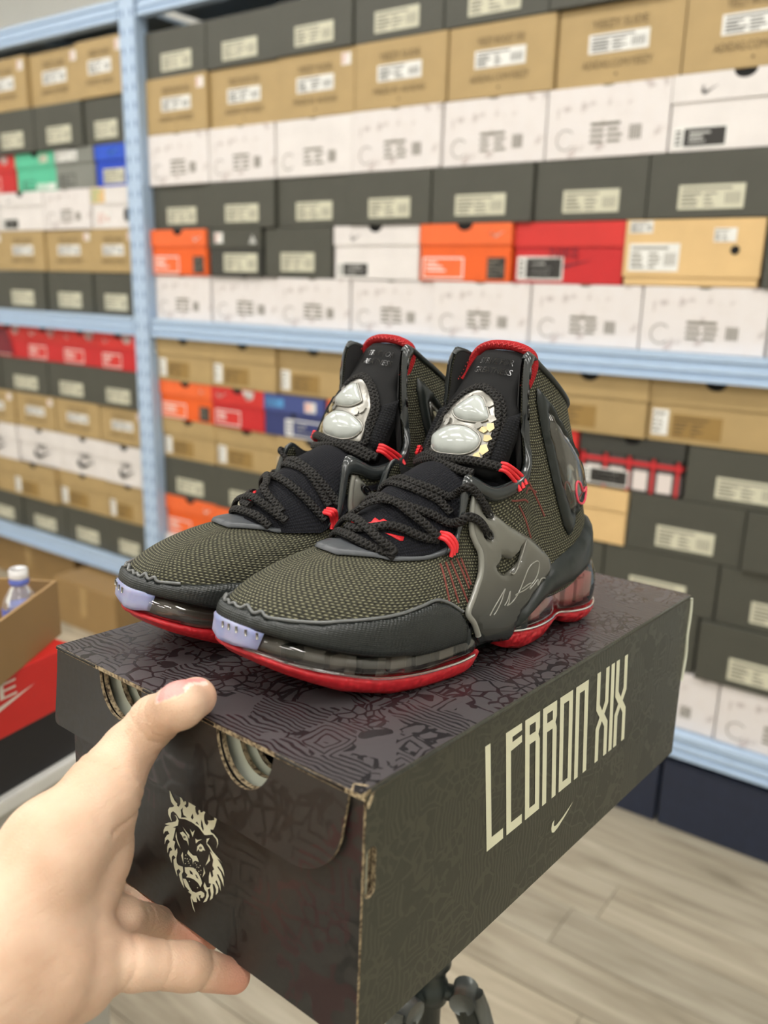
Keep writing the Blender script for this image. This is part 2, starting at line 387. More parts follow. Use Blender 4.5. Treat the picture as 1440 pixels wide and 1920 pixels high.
def shoebox(u0,u1,z0,z1,style,label,group,jit=True,depth=.33):
    w,h = u1-u0-.004,z1-z0-.0015; j = _rl.uniform(-.012,.006) if jit else 0
    t = empty('shoebox',at_rack(u0+.002,RD+j,CAMH+z0+.0006)); tag(t,label,'shoebox',group)
    base = dict(black='black',black2='black2',kraft='kraft',yz='kraft',white='white',marble='marble',marbleplain='marble',swhite='white',orange='orange',red='red',redbig='red',tan='tan',mint='mint',grey='grey',blue='blue',indigo='indigo',plaid='plaid',lidkraft='kraft',lidtan='tan',stripe='black2',navy='navy',swbig='white',redcut='red',graffiti='white',burg='red')[style]
    b = mesh('body',*boxvf(0,w,0,depth,0,h,.0015),M[base],t)
    S = lambda *a,**k: sticker(t,a[0]*w,a[1]*w,a[2]*h,a[3]*h,**k)
    if style in ('black','black2'):
        x = _rl.choice((.24,.25,.27)); S(x,x+.50,.13,.50)
    elif style == 'yz':
        S(.26,.74,.40,.64,base='paper',ink='ink')
        words('printed_lettering',_rl.choice(('YEEZY SLIDE','YEEZY BOOST 350')),w*.5,h*.76,w*.44,h*.10,M['kink'],t)
        words('printed_lettering',_rl.choice(('MADE BY ADIDAS','ADIDAS.COM/YEEZY')),w*.5,h*.26,w*.56,h*.10,M['kink'],t)
        if _rl.random() < .5: S(.84,.95,.74,.92,base='paper',ink='pinkink',bar=False,name='price_sticker')
        flat('pin_hole',[(math.cos(a)*.003,math.sin(a)*.003) for a in np.linspace(0,6.28,9)[:-1]],w*.5,h*.12,1,1,M['kink'],t)
    elif style in ('marble','white'):
        q = []
        for zz in (.20,.28,.36): q += [boxvf(w*.38,w*(.46+.04*_rl.random()),-.001,0,h*zz,h*zz+.005),boxvf(w*.52,w*(.60+.04*_rl.random()),-.001,0,h*zz,h*zz+.005)]
        q += [boxvf(w*.38,w*.62,-.001,0,h*.44,h*.44+.006)]
        q += [boxvf(w*(.70+k*.02),w*(.71+k*.02),-.001,0,h*.22,h*.42) for k in range(5)]
        mesh('printed_lines',*join(q),M['ink2'],t)
        ring = [(math.cos(a)*.021,math.sin(a)*.021) for a in np.linspace(.7,5.6,18)]+[(math.cos(a)*.019,math.sin(a)*.019) for a in np.linspace(5.6,.7,18)]
        flat('printed_ring',ring,w*.17,h*.27,1,1,M['ink2'],t)
        flat('thumb_notch',[(.014*math.cos(a),-.004*math.sin(a)) for a in np.linspace(0,math.pi,9)],w*.5,h,1,1,M['ink2'],t)
    elif style == 'swhite':
        l = notchlid(t,w,h,h*.36,M['white']); flat('check_mark_logo',SWOOSH,w*.2,h*.72,.035,.035,M['ink'],l,-.0035)
        S(.03,.42,.04,.32,base='paper',ink='ink',half=True)
    elif style == 'swbig':
        l = notchlid(t,w,h,h*.42,M['white']); words('printed_lettering','NIKE',w*.55,h*.52,w*.22,h*.17,M['ink'],t,-.0045); flat('check_mark_logo',SWOOSH,w*.36,h*.18,w*.42,h*.5,M['ink'],t,-.0050)
    elif style == 'orange':
        l = notchlid(t,w,h,h*.36,M['orange2']); flat('check_mark_logo',SWOOSH,w*.78,h*.74,.04,.035,M['paper'],l,-.0035)
        S(.03,.5,.04,.42,base='orange2',ink='paper',frame=True); S(.76,.95,.05,.42,base='ink',ink='ink2',name='size_sticker')
    elif style in ('red','burg'):
        l = notchlid(t,w,h,h*.40,M['red2']); flat('check_mark_logo',SWOOSH,w*.10,h*.72,.05,.04,M['paper'],l,-.0035)
        flat('price_sticker',[(math.cos(a)*.024,-abs(math.sin(a))*.03) for a in np.linspace(0,math.pi,12)],w*.72,h*.98,1,1,M['paper'],l,-.0035)
        S(.06,.55,.06,.44,base='red2',ink='paper',frame=True)
        if style == 'burg': flat('printed_panel',[(0,0),(1,0),(.75,1),(0,1)],w*.05,h*.1,w*.6,h*.8,M['burg'],t,-.0047)
    elif style == 'redbig':
        notchlid(t,w,h,h*.40,M['red2'],hole=False); words('printed_lettering','NIKE',w*.48,h*.50,w*.26,h*.16,M['burg'],t,-.0045); flat('check_mark_logo',SWOOSH,w*.36,h*.24,w*.38,h*.32,M['burg'],t,-.0018)
        S(.03,.47,.05,.44,base='paper',ink='ink',half=True,y=-.0022)
    elif style == 'tan':
        q = [boxvf(-.003,w+.003,-.003,.33,h*.14,h)]; mesh('lid',*join(q),M['tan'],t)
        sticker(t,.03*w,.42*w,.22*h,.64*h,base='paper',ink='ink2',y=-.004); sticker(t,.02*w,.2*w,.80*h,.98*h,base='paper',ink='ink',y=-.004,name='barcode_sticker'); sticker(t,.66*w,.82*w,.66*h,.86*h,base='paper',ink='ink2',y=-.004,bar=False,name='price_sticker')
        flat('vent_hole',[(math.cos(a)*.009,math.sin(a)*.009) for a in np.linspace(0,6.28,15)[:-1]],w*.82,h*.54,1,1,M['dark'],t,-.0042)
    elif style == 'mint':
        notchlid(t,w,h,h*.38,M['mint']); S(.15,.45,.04,.28,base='ink',ink='mint',half=True); S(.5,.96,.03,.18,base='paper',ink='mint',bar=False); sticker(t,.62*w,.82*w,.72*h,.92*h,base='cream',ink='ink2',y=-.0045,bar=False,name='price_sticker')
    elif style == 'grey':
        notchlid(t,w,h,h*.38,M['grey']); sticker(t,.05*w,.6*w,.70*h,.95*h,base='paper',ink='ink2',y=-.0045); S(.1,.5,.06,.36,base='ink',ink='grey',half=True)
    elif style == 'blue':
        l = notchlid(t,w,h,h*.36,M['blue2'],hole=False); flat('check_mark_logo',SWOOSH,w*.38,h*.74,.06,.045,M['sky'],l,-.0035); S(.2,.8,.06,.42,base='cream')
    elif style == 'indigo':
        l = notchlid(t,w,h,h*.40,M['indigo2'],hole=False); sticker(t,.03*w,.34*w,.70*h,.9*h,base='sky',ink='indigo',y=-.0045,bar=False,name='printed_panel'); sticker(t,.7*w,.88*w,.66*h,.9*h,base='paper',ink='orange2',y=-.0045,bar=False,name='price_sticker')
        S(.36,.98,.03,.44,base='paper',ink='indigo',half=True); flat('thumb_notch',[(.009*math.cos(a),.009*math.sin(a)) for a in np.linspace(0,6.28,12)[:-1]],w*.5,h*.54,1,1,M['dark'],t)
    elif style in ('lidkraft','lidtan'):
        notchlid(t,w,h,h*.38,M[base]); S(.03,.16,.10,.52,base='paper',ink='ink2',bar=False)
        if style == 'lidkraft': S(.19,.58,.08,.46,base='kpatch',ink='kink',bar=False,name='printed_panel')
    elif style == 'stripe':
        l = notchlid(t,w,h,h*.40,M['black'],hole=False); sticker(t,.12*w,.28*w,.70*h,.92*h,base='paper',ink='pinkink',y=-.0045,bar=False,name='price_sticker'); flat('printed_mark',[(0,0),(1,0),(.5,1)],w*.78,h*.68,.03,.025,M['paper'],l,-.0035); S(.28,.92,.10,.48)
    elif style == 'plaid':
        notchlid(t,w,h,h*.34,M['black2']); S(.02,.5,.05,.36,base='paper',ink='ink',half=True)
    elif style == 'graffiti':
        l = notchlid(t,w,h,h*.42,M['white'],hole=False); sticker(t,.02*w,.34*w,.62*h,.98*h,base='tan',ink='mint',y=-.0045,bar=False,name='printed_panel'); S(.12,.42,.1,.4,base='paper',ink='pinkink'); flat('printed_mark',[(math.cos(a)*.015,math.sin(a)*.022) for a in np.linspace(0,6.28,12)[:-1]],w*.82,h*.32,1,1,M['ink'],t)
    return t
LOOK = dict(black='black shoebox with cream label',black2='black shoebox with cream label',yz='kraft shoebox with white label',marble='white marbled shoebox',white='plain white shoebox',swhite='white lidded shoebox',orange='orange lidded shoebox',red='red lidded shoebox',burg='red and burgundy shoebox',redbig='red shoebox with large dark logo',tan='tan shoebox with round hole',mint='mint green shoebox',grey='grey shoebox',blue='bright blue shoebox',indigo='indigo blue shoebox',lidkraft='kraft lidded shoebox',lidtan='pale tan lidded shoebox',stripe='black lidded shoebox',plaid='red plaid shoebox with black lid',swbig='white shoebox with black logo',graffiti='white shoebox with colourful lid')
ORD = ['next to the post','second from the post','third from the post','fourth from the post','fifth from the post','sixth from the post','seventh from the post','eighth from the post','ninth from the post']
def fill(rows,bay,side,rown):
    for ri,(z0,z1,items) in enumerate(rows):
        n = len(items)
        for i,(a,b,st) in enumerate(items):
            o_ = ORD[i] if side > 0 else ORD[n-1-i]
            shoebox(a,b,z0,z1-(0 if z1 not in () else 0),st,'%s %s, %s row of %s bay'%(LOOK[st],o_,rown[ri],bay),'shoeboxes in the %s bay'%bay)
def seq(us,st):
    st = st.split() if isinstance(st,str) else st
    return [(us[i],us[i+1],s) for i,s in enumerate(st)]
RN = ['top','second','third','fourth','fifth','bottom']
UR = [
 (.563,.690,seq([-2.212,-1.954,-1.688,-1.429,-1.169,-.905,-.635,-.365,-.1],'black black black black black black black black')),
 (.410,.563,seq([-2.212,-1.949,-1.686,-1.425,-1.155,-.886,-.614,-.344,-.08],'yz yz yz yz yz yz yz yz')),
 (.267,.410,seq([-2.212,-1.948,-1.692,-1.428,-1.162,-.896,-.624,-.35,-.09],'marble marble white marble marble marble swhite marble')),
 (.140,.267,seq([-2.212,-1.955,-1.693,-1.440,-1.185,-.915,-.656,-.395,-.13],'black black black black black black black black')),
 (.006,.140,[(-2.212,-1.966,'orange'),(-1.957,-1.746,'stripe'),(-1.740,-1.495,'black'),(-1.489,-1.219,'swhite'),(-1.214,-.962,'orange'),(-.959,-.697,'redbig'),(-.693,-.416,'tan'),(-.41,-.15,'black')]),
 (-.128,.006,seq([-2.212,-1.964,-1.693,-1.435,-1.174,-.907,-.645,-.387,-.12],'marble marble marble marble marble marble marble marble')),
]
fill(UR,'upper right',1,RN)
LR = [
 (-.320,-.186,seq([-2.212,-1.960,-1.695,-1.432,-1.165,-.885,-.607,-.335,-.07],'lidkraft lidkraft lidkraft lidkraft lidkraft lidkraft lidkraft lidkraft')),
 (-.443,-.320,[(-2.212,-1.971,'orange'),(-1.968,-1.746,'red'),(-1.744,-1.515,'indigo'),(-1.510,-1.26,'orange'),(-1.255,-1.01,'black'),(-1.005,-.765,'red'),(-.759,-.519,'plaid'),(-.515,-.25,'black'),(-.245,.02,'black')]),
 (-.573,-.443,seq([-2.212,-1.966,-1.698,-1.43,-1.16,-.895,-.632,-.377,-.115],'lidkraft lidkraft lidkraft lidkraft lidtan lidtan black black')),
 (-.703,-.573,seq([-2.212,-1.960,-1.703,-1.44,-1.18,-.935,-.679,-.418,-.15],'black black black black black black black black')),
 (-.840,-.703,[(-2.212,-1.974,'orange'),(-1.970,-1.71,'orange'),(-1.705,-1.44,'orange'),(-1.435,-1.18,'black'),(-1.175,-.90,'black'),(-.895,-.70,'black'),(-.695,-.447,'black'),(-.443,-.18,'black')]),
 (-.978,-.840,seq([-2.212,-1.95,-1.69,-1.43,-1.165,-.90,-.645,-.384,-.12],'marble marble marble marble marble marble marble marble')),
]
fill(LR,'lower right',1,RN)
UL = [
 (.540,.704,seq([-3.37,-3.09,-2.813,-2.540,-2.302],'yz yz yz yz')),
 (.402,.540,seq([-3.33,-3.05,-2.787,-2.524,-2.302],'black black black black')),
 (.277,.402,[(-3.38,-3.16,'red'),(-3.155,-2.938,'red'),(-2.934,-2.700,'mint'),(-2.697,-2.486,'grey'),(-2.483,-2.304,'blue')]),
 (.148,.277,seq([-3.33,-3.048,-2.777,-2.520,-2.302],'swhite swhite marble graffiti')),
 (.010,.148,seq([-3.33,-3.057,-2.791,-2.529,-2.302],'yz yz yz yz')),
 (-.128,.010,seq([-3.34,-3.072,-2.795,-2.535,-2.302],'black black black black')),
]
fill(UL,'upper left',-1,RN)
LL = [
 (-.307,-.186,seq([-3.42,-3.19,-2.952,-2.733,-2.504,-2.302],'red burg red red red')),
 (-.436,-.307,seq([-3.42,-3.13,-2.827,-2.554,-2.302],'black black black black')),
 (-.566,-.436,seq([-3.33,-3.055,-2.803,-2.542,-2.302],'yz yz yz yz')),
 (-.706,-.566,seq([-3.33,-3.055,-2.782,-2.515,-2.302],'swbig swbig swbig swbig')),
 (-.846,-.706,seq([-3.38,-3.102,-2.819,-2.526,-2.302],'lidkraft lidkraft lidkraft lidkraft')),
 (-.978,-.846,seq([-3.34,-3.063,-2.783,-2.521,-2.302],'black black black black')),
]
fill(LL,'lower left',-1,RN)
# on the floor under the rack
def carton(name,label,u,dp,w,dpt,h,m,tape=None,group=None):
    t = empty(name,at_rack(u,dp,0)); tag(t,label,'carton',group)
    mesh('body',*boxvf(0,w,0,dpt,.0006,h,.003),m,t)
    for a,b in ((0,dpt/2-.001),(dpt/2+.001,dpt)): mesh('flap',*boxvf(.002,w-.002,a+.002 if a == 0 else a,b-.002 if b == dpt else b,h+.0004,h+.003),m,t)
    if tape: mesh('tape_strip',*boxvf(w*.46,w*.54,-.0008,-.0001,h*.35,h),tape,t)
    return t
M['navyc'] = mat('navy_card',srgb(34,42,62),.4,noise=.1); M['tape'] = mat('parcel_tape',srgb(176,146,98),.25)
un = -1.92
for i,w in enumerate((.48,.50,.46,.52)):
    carton('storage_carton','%s navy blue carton under the right half of the rack'%(('leftmost','second','third','rightmost')[i]),un,RD-.02,w-.008,.38,.168,M['navyc'],group='navy cartons under the rack'); un += w
carton('parcel_carton','plain brown carton under the rack, farthest left',-3.425,RD+.03,.62,.36,.16,M['carton'],M['tape'],'brown cartons under the rack')
carton('parcel_carton','plain brown carton under the rack, between two other cartons',-2.795,RD+.145,.24,.2,.165,M['carton'],None,'brown cartons under the rack')
carton('parcel_carton','brown carton pulled forward beside the rack post',-2.66,RD-.16,.355,.30,.168,M['carton'],M['tape'],'brown cartons under the rack')
# ---------------------------------------------------------------- the printed shoebox held in front
BR = Matrix(((0.631415,-0.775314,0.014245),(0.774297,0.631374,0.042792),(-0.042171,-0.015990,0.998982)))
BO = Vector((-0.0054476,0.3399149,-0.2229887+CAMH))
BOXM = Matrix.Translation(BO)@BR.to_4x4()
BL,BW,BH = .4072,.2555,.14
def print_mat(name,c0,c1,r0,r1,tint=None,scale=1.0,patch=None):
    """dark card with a tone-on-tone doodle print: strokes, rings, bars and scales in gloss and matt ink"""
    t = NT(name); tc = t.n('ShaderNodeTexCoord'); nz = t.n('ShaderNodeTexNoise',i_Scale=22*scale,i_Detail=2.0); t.l(tc.outputs['Object'],nz.inputs[0])
    wob = t.n('ShaderNodeVectorMath',operation='SCALE'); wob.inputs['Scale'].default_value = .016; t.l(nz.outputs['Color'],wob.inputs[0])
    co = t.n('ShaderNodeVectorMath',operation='ADD'); t.l(tc.outputs['Object'],co.inputs[0]); t.l(wob.outputs[0],co.inputs[1])
    def vor(sc,feat='DISTANCE_TO_EDGE',src=co):
        v = t.n('ShaderNodeTexVoronoi',feature=feat,i_Scale=sc*scale); t.l(src.outputs[0],v.inputs['Vector']); return v
    v1 = vor(26); e1 = t.math('LESS_THAN',v1.outputs['Distance'],.035)
    v2 = vor(26,'F1'); v2b = vor(26,'F1'); v2b.distance = 'CHEBYCHEV'; ring = t.math('GREATER_THAN',t.math('SINE',t.math('MULTIPLY',v2b.outputs['Distance'],42)),.55)
    cell = t.n('ShaderNodeSeparateColor'); t.l(v2.outputs['Color'],cell.inputs[0])
    w1 = t.n('ShaderNodeTexWave',i_Scale=60.0*scale,i_Distortion=1.2,i_Detail=2.0); t.l(co.outputs[0],w1.inputs[0]); bars = t.math('GREATER_THAN',w1.outputs[0],.62)
    v3 = vor(95); sc3 = t.math('LESS_THAN',v3.outputs['Distance'],.10)
    w2 = t.n('ShaderNodeTexWave',wave_type='RINGS',i_Scale=28.0*scale,i_Distortion=6.0,i_Detail=2.0); t.l(co.outputs[0],w2.inputs[0]); v4 = vor(58); swirl = t.math('MAXIMUM',t.math('LESS_THAN',v4.outputs['Distance'],.07),t.math('MULTIPLY',t.math('GREATER_THAN',w2.outputs[0],.8),t.math('GREATER_THAN',G if False else cell.outputs[1],.6)))
    nb = t.n('ShaderNodeTexNoise',i_Scale=30*scale,i_Detail=2.0); t.l(tc.outputs['Object'],nb.inputs[0]); blot = t.math('GREATER_THAN',nb.outputs[0],.58)
    R,G = cell.outputs[0],cell.outputs[1]
    sel = lambda s,a,b: t.math('MULTIPLY',t.math('GREATER_THAN',s,a),t.math('LESS_THAN',s,b))
    p = t.math('MULTIPLY',ring,sel(R,0,.22)); p = t.math('ADD',p,t.math('MULTIPLY',bars,sel(R,.22,.45))); p = t.math('ADD',p,t.math('MULTIPLY',sc3,sel(R,.45,.65))); p = t.math('ADD',p,t.math('MULTIPLY',swirl,sel(R,.65,.9))); p = t.math('ADD',p,t.math('MULTIPLY',blot,sel(R,.9,1.01)))
    p = t.math('MULTIPLY',p,1.0,True)
    c = t.mix(p,c0,c1)
    if tint is not None:
        n3 = t.n('ShaderNodeTexNoise',i_Scale=13.0,i_Detail=3.0); t.l(tc.outputs['Object'],n3.inputs[0]); c = t.mix(t.math('MULTIPLY',t.math('MULTIPLY',t.math('GREATER_THAN',n3.outputs[0],.56),p),.4),c,tint)
    fine = t.n('ShaderNodeTexNoise',i_Scale=260.0,i_Detail=3.0); t.l(tc.outputs['Object'],fine.inputs[0])
    t.l(c,t.b.inputs['Base Color'])
    rr_ = t.math('ADD',t.math('MULTIPLY',p,r1-r0),r0); t.l(t.math('ADD',rr_,t.math('MULTIPLY',fine.outputs[0],.10)),t.b.inputs['Roughness'])
    t.bump(fine.outputs[0],.10,.0006); return t.m
M['box_top'] = print_mat('printed_card_top_lit',srgb(72,68,70),srgb(36,34,36),.30,.20,tint=srgb(52,26,32),scale=1.5)  # lid base greyer than other panels: reflected ceiling light put into its colour
M['box_side'] = print_mat('printed_card_side',srgb(52,53,44),srgb(61,61,50),.42,.34,scale=1.6)
M['box_front'] = print_mat('printed_card_front',srgb(40,38,36),srgb(24,23,23),.42,.30,tint=srgb(64,24,30),scale=1.1)
M['foil'] = mat('cream_ink',srgb(222,222,194),.45,noise=.02)
def corr_mat():
    t = NT('corrugated_edge'); tc = t.n('ShaderNodeTexCoord'); nz = t.n('ShaderNodeTexNoise',i_Scale=420.0,i_Detail=2.0); t.l(tc.outputs['Object'],nz.inputs[0])
    t.l(t.ramp(nz.outputs[0],[(.35,srgb(70,56,40)),(.62,srgb(176,158,126))]),t.b.inputs['Base Color']); t.b.inputs['Roughness'].default_value = .8; t.bump(nz.outputs[0],.5,.0006); return t.m
M['kraft_edge'] = corr_mat(); M['inner_white'] = mat('inner_card',srgb(205,208,190),.6); M['card_black'] = mat('black_card_edge',srgb(14,14,14),.5)
bx = empty('printed_shoebox',BOXM); tag(bx,'black printed sneaker box with cream lettering and lion emblem, held by the hand','shoebox')
def card(name,outline,holes,plane,pos,th,mo,parent=bx,me='kraft_edge',step=None):
    """sheet of card: plane 'x' (front, faces -x; outline in y,z), 'y' (side, faces -y; outline in x,z) or 'z' (top, faces +z; x,y)"""
    if plane == 'x': f = lambda a,b: np.stack([0*a+pos,a,b],1); n = lambda a,b: np.tile([-1.,0,0],(len(a),1))
    elif plane == 'y': f = lambda a,b: np.stack([a,0*a+pos,b],1); n = lambda a,b: np.tile([0,-1.,0],(len(a),1))
    else: f = lambda a,b: np.stack([a,b,0*a+pos],1); n = lambda a,b: np.tile([0,0,1.],(len(a),1))
    V,F,_ = patchvf(outline,f,n,holes,th=th,step=step); nt = sum(len(q) == 3 for q in F)
    return mesh(name,V,F,[M[mo],M[me]],parent,fm=[0]*nt+[1]*(len(F)-nt))
def half(cy,wd,dp,zt,n=20): return [(cy+wd*math.cos(a),zt-dp*math.sin(a)) for a in np.linspace(0,math.pi,n)]
def arc(cx,cy,r,a0,a1,n=10): return [(cx+r*math.cos(a),cy+r*math.sin(a)) for a in np.linspace(a0,a1,n)]
PI = math.pi
# body of the box
BWB = .2440
sl = arc(.0060,-.0350,.0040,0,PI,8)+arc(.0060,-.0540,.0040,PI,2*PI,8)
card('side_panel',[(.0012,-.0008),(BL,-.0008),(BL,-BH),(.0012,-BH)],[sl],'y',.003,.003,'box_side')
card('side_lining',[(.0005,-.026),(.018,-.026),(.018,-.064),(.0005,-.064)],[],'y',.0075,.0015,'inner_white')
card('front_panel',[(.0004,-.0045)]+half(.079,.021,.0265,-.0045)[::-1][::-1][0:0]+[(.0004,-BH),(BWB,-BH),(BWB,-.0045)]+half(.1875,.0205,.0245,-.0045)+half(.0790,.0205,.0245,-.0045),[],'x',.003,.003,'box_front')
card('inner_flap',[(.004,-.005),(.004,-.06),(BWB-.004,-.06),(BWB-.004,-.005)]+half(.1865,.0175,.0215,-.005)+half(.0780,.0175,.0215,-.005),[],'x',.0115,.003,'inner_white')
card('inner_flap',[(.005,-.006),(.005,-.05),(BWB-.005,-.05),(BWB-.005,-.006)]+half(.1855,.0150,.0190,-.006)+half(.0770,.0150,.0190,-.006),[],'x',.0185,.003,'inner_white')
box('side_panel',.003,BL-.003,BWB-.003,BWB,-BH,-.004,M['box_side'],bx)
box('back_panel',BL-.003,BL,.0032,BWB-.0002,-BH,-.004,M['box_front'],bx)
box('bottom_panel',.0035,BL-.0035,.0035,BWB-.0035,-BH,-BH+.003,M['box_side'],bx)
# lid: top sheet and hanging flaps
lid = card('lid',[(-.0030,0),(BL,0),(BL,BW),(-.0030,BW)],[],'z',-.0026,.0026,'box_top')
fo = [(.2560,-.0010)]+arc(.2520,-.0480,.004,0,-PI/2,5)+[(.2440,-.0520)]+arc(.0400,-.0220,.030,-PI/2,-PI,12)+[(.0075,-.0010)]
fo = fo+half(.0790,.0218,.0270,-.0010)[::-1]+half(.1875,.0214,.0262,-.0010)[::-1]
lf_ = card('lid_flap',fo,[],'x',-.0004,.0018,'box_front',step=.012)
for v in lf_.data.vertices: v.co.x -= .0042*max(0,-v.co.z/.052)**1.3
box('lid_flap',.003,BL-.002,BW-.0026,BW,-.046,-.0028,M['box_side'],bx)
box('lid_flap',BL,BL+.0026,.004,BW-.003,-.046,-.0002,M['box_front'],bx)
tube('fold_edge',[(.004,.0006,-.0012),(.10,.0002,-.0010),(.25,.0002,-.0010),(BL-.002,.0006,-.0012)],.0013,M['box_side'],bx)
tube('fold_edge',[(-.0022,.262-.0065,-.0014),(-.0022,.212,-.0012)],.0013,M['box_front'],bx); tube('fold_edge',[(-.0022,.164,-.0012),(-.0022,.102,-.0012)],.0013,M['box_front'],bx); tube('fold_edge',[(-.0022,.055,-.0012),(-.0022,.010,-.0014)],.0013,M['box_front'],bx)
# torn corner and scuffed edge
V = [(-.003,.006,.0004),(.002,.009,.0002),(.005,.003,.0004),(.0065,-.0006,-.001),(.004,-.0010,-.006),(.0012,-.0012,-.009),(-.0008,-.0010,-.004),(-.0028,.002,-.003),(.001,.003,-.0012)]
mesh('torn_corner',V,[(0,8,1),(1,8,2),(2,8,3),(3,8,4),(4,8,5),(5,8,6),(6,8,7),(7,8,0)],M['kraft_edge'],bx)
tube('torn_edge',cr([(BL+.001,-.0004,-.003),(BL+.0022,-.0006,-.018),(BL+.0012,-.0004,-.035),(BL+.0024,-.0008,-.052),(BL+.001,-.0002,-.075)],6),.0014,M['inner_white'],bx)
# cream lettering on the long side
LT,LB,SH = -.0165,-.0860,.138
def glyph(x0,w,polys):
    out = []
    for o,hs in polys:
        mp = lambda lp: [(x0+a*w+SH*(1-b)*(LT-LB),LB+b*(LT-LB)) for a,b in lp]
        out.append((mp(o),[mp(h) for h in hs]))
    return out
rc = lambda a,b,c,d: [(a,c),(b,c),(b,d),(a,d)]
s_ = .30
GL = dict(
 L=[([(0,0),(1,0),(1,.105),(s_,.105),(s_,1),(0,1)],[])],
 E=[([(0,0),(1,0),(1,.095),(s_,.095),(s_,.80),(1,.815),(1,.885),(s_+.1,.875),(s_+.1,.925),(1,.93),(1,1),(0,1)],[])],
 B=[([(0,0),(1,0),(1,.73),(.90,.785),(1,.84),(1,1),(0,1)],[rc(s_,.70,.09,.74),rc(s_,.70,.83,.925)])],
 R=[([(0,0),(s_,0),(s_,.74),(.70,.74),(.70,0),(1,0),(1,.73),(.90,.785),(1,.84),(1,1),(0,1)],[rc(s_,.70,.83,.925)])],
 O=[([(0,0),(1,0),(1,1),(0,1)],[rc(s_,.70,.085,.915)])],
 N=[([(0,0),(s_,0),(s_,.915),(.70,.915),(.70,0),(1,0),(1,1),(0,1)],[])],
 X=[([(0,0),(.28,0),(.28,.345),(.5,.43),(.72,.345),(.72,0),(1,0),(1,.385),(.70,.49),(1,.595),(1,1),(.72,1),(.72,.635),(.5,.55),(.28,.635),(.28,1),(0,1),(0,.595),(.30,.49),(0,.385)],[])],
 I=[(rc(0,1,0,1),[])])
parts = []
for ch,x0,w in (('L',.1012,.0178),('E',.1227,.0178),('B',.1441,.0175),('R',.1653,.0176),('O',.1870,.0172),('N',.2084,.0178),('X',.2390,.0188),('I',.2610,.0054),('X',.2690,.0190)):
    for o,hs in glyph(x0,w,GL[ch]): parts.append((o,hs))
def printed(name,polys,plane,pos,m,parent=bx):
    q = []
    for o,hs in polys:
        v,f,_ = tri2d(o,hs); F = []
        for t in f:
            a,b,c = v[t]; s = (b[0]-a[0])*(c[1]-a[1])-(b[1]-a[1])*(c[0]-a[0]); up = s > 0
            if plane == 'x': up = not up
            F.append(tuple(t) if up else tuple(t[::-1]))
        q.append(([(p[0],pos,p[1]) if plane == 'y' else (pos,p[0],p[1]) for p in v],F))
    return mesh(name,*join(q),m,parent)
printed('printed_lettering',parts,'y',-.00025,M['foil'])
sw = [(.1913,-.1059),(.1908,-.1095),(.1920,-.1128),(.1952,-.1142),(.2006,-.1130),(.2110,-.1082),(.2204,-.1025),(.2060,-.1080),(.1985,-.1100),(.1950,-.1098),(.1938,-.1078),(.1942,-.1045)]
printed('check_mark_logo',[(sw,[])],'y',-.00025,M['foil'])
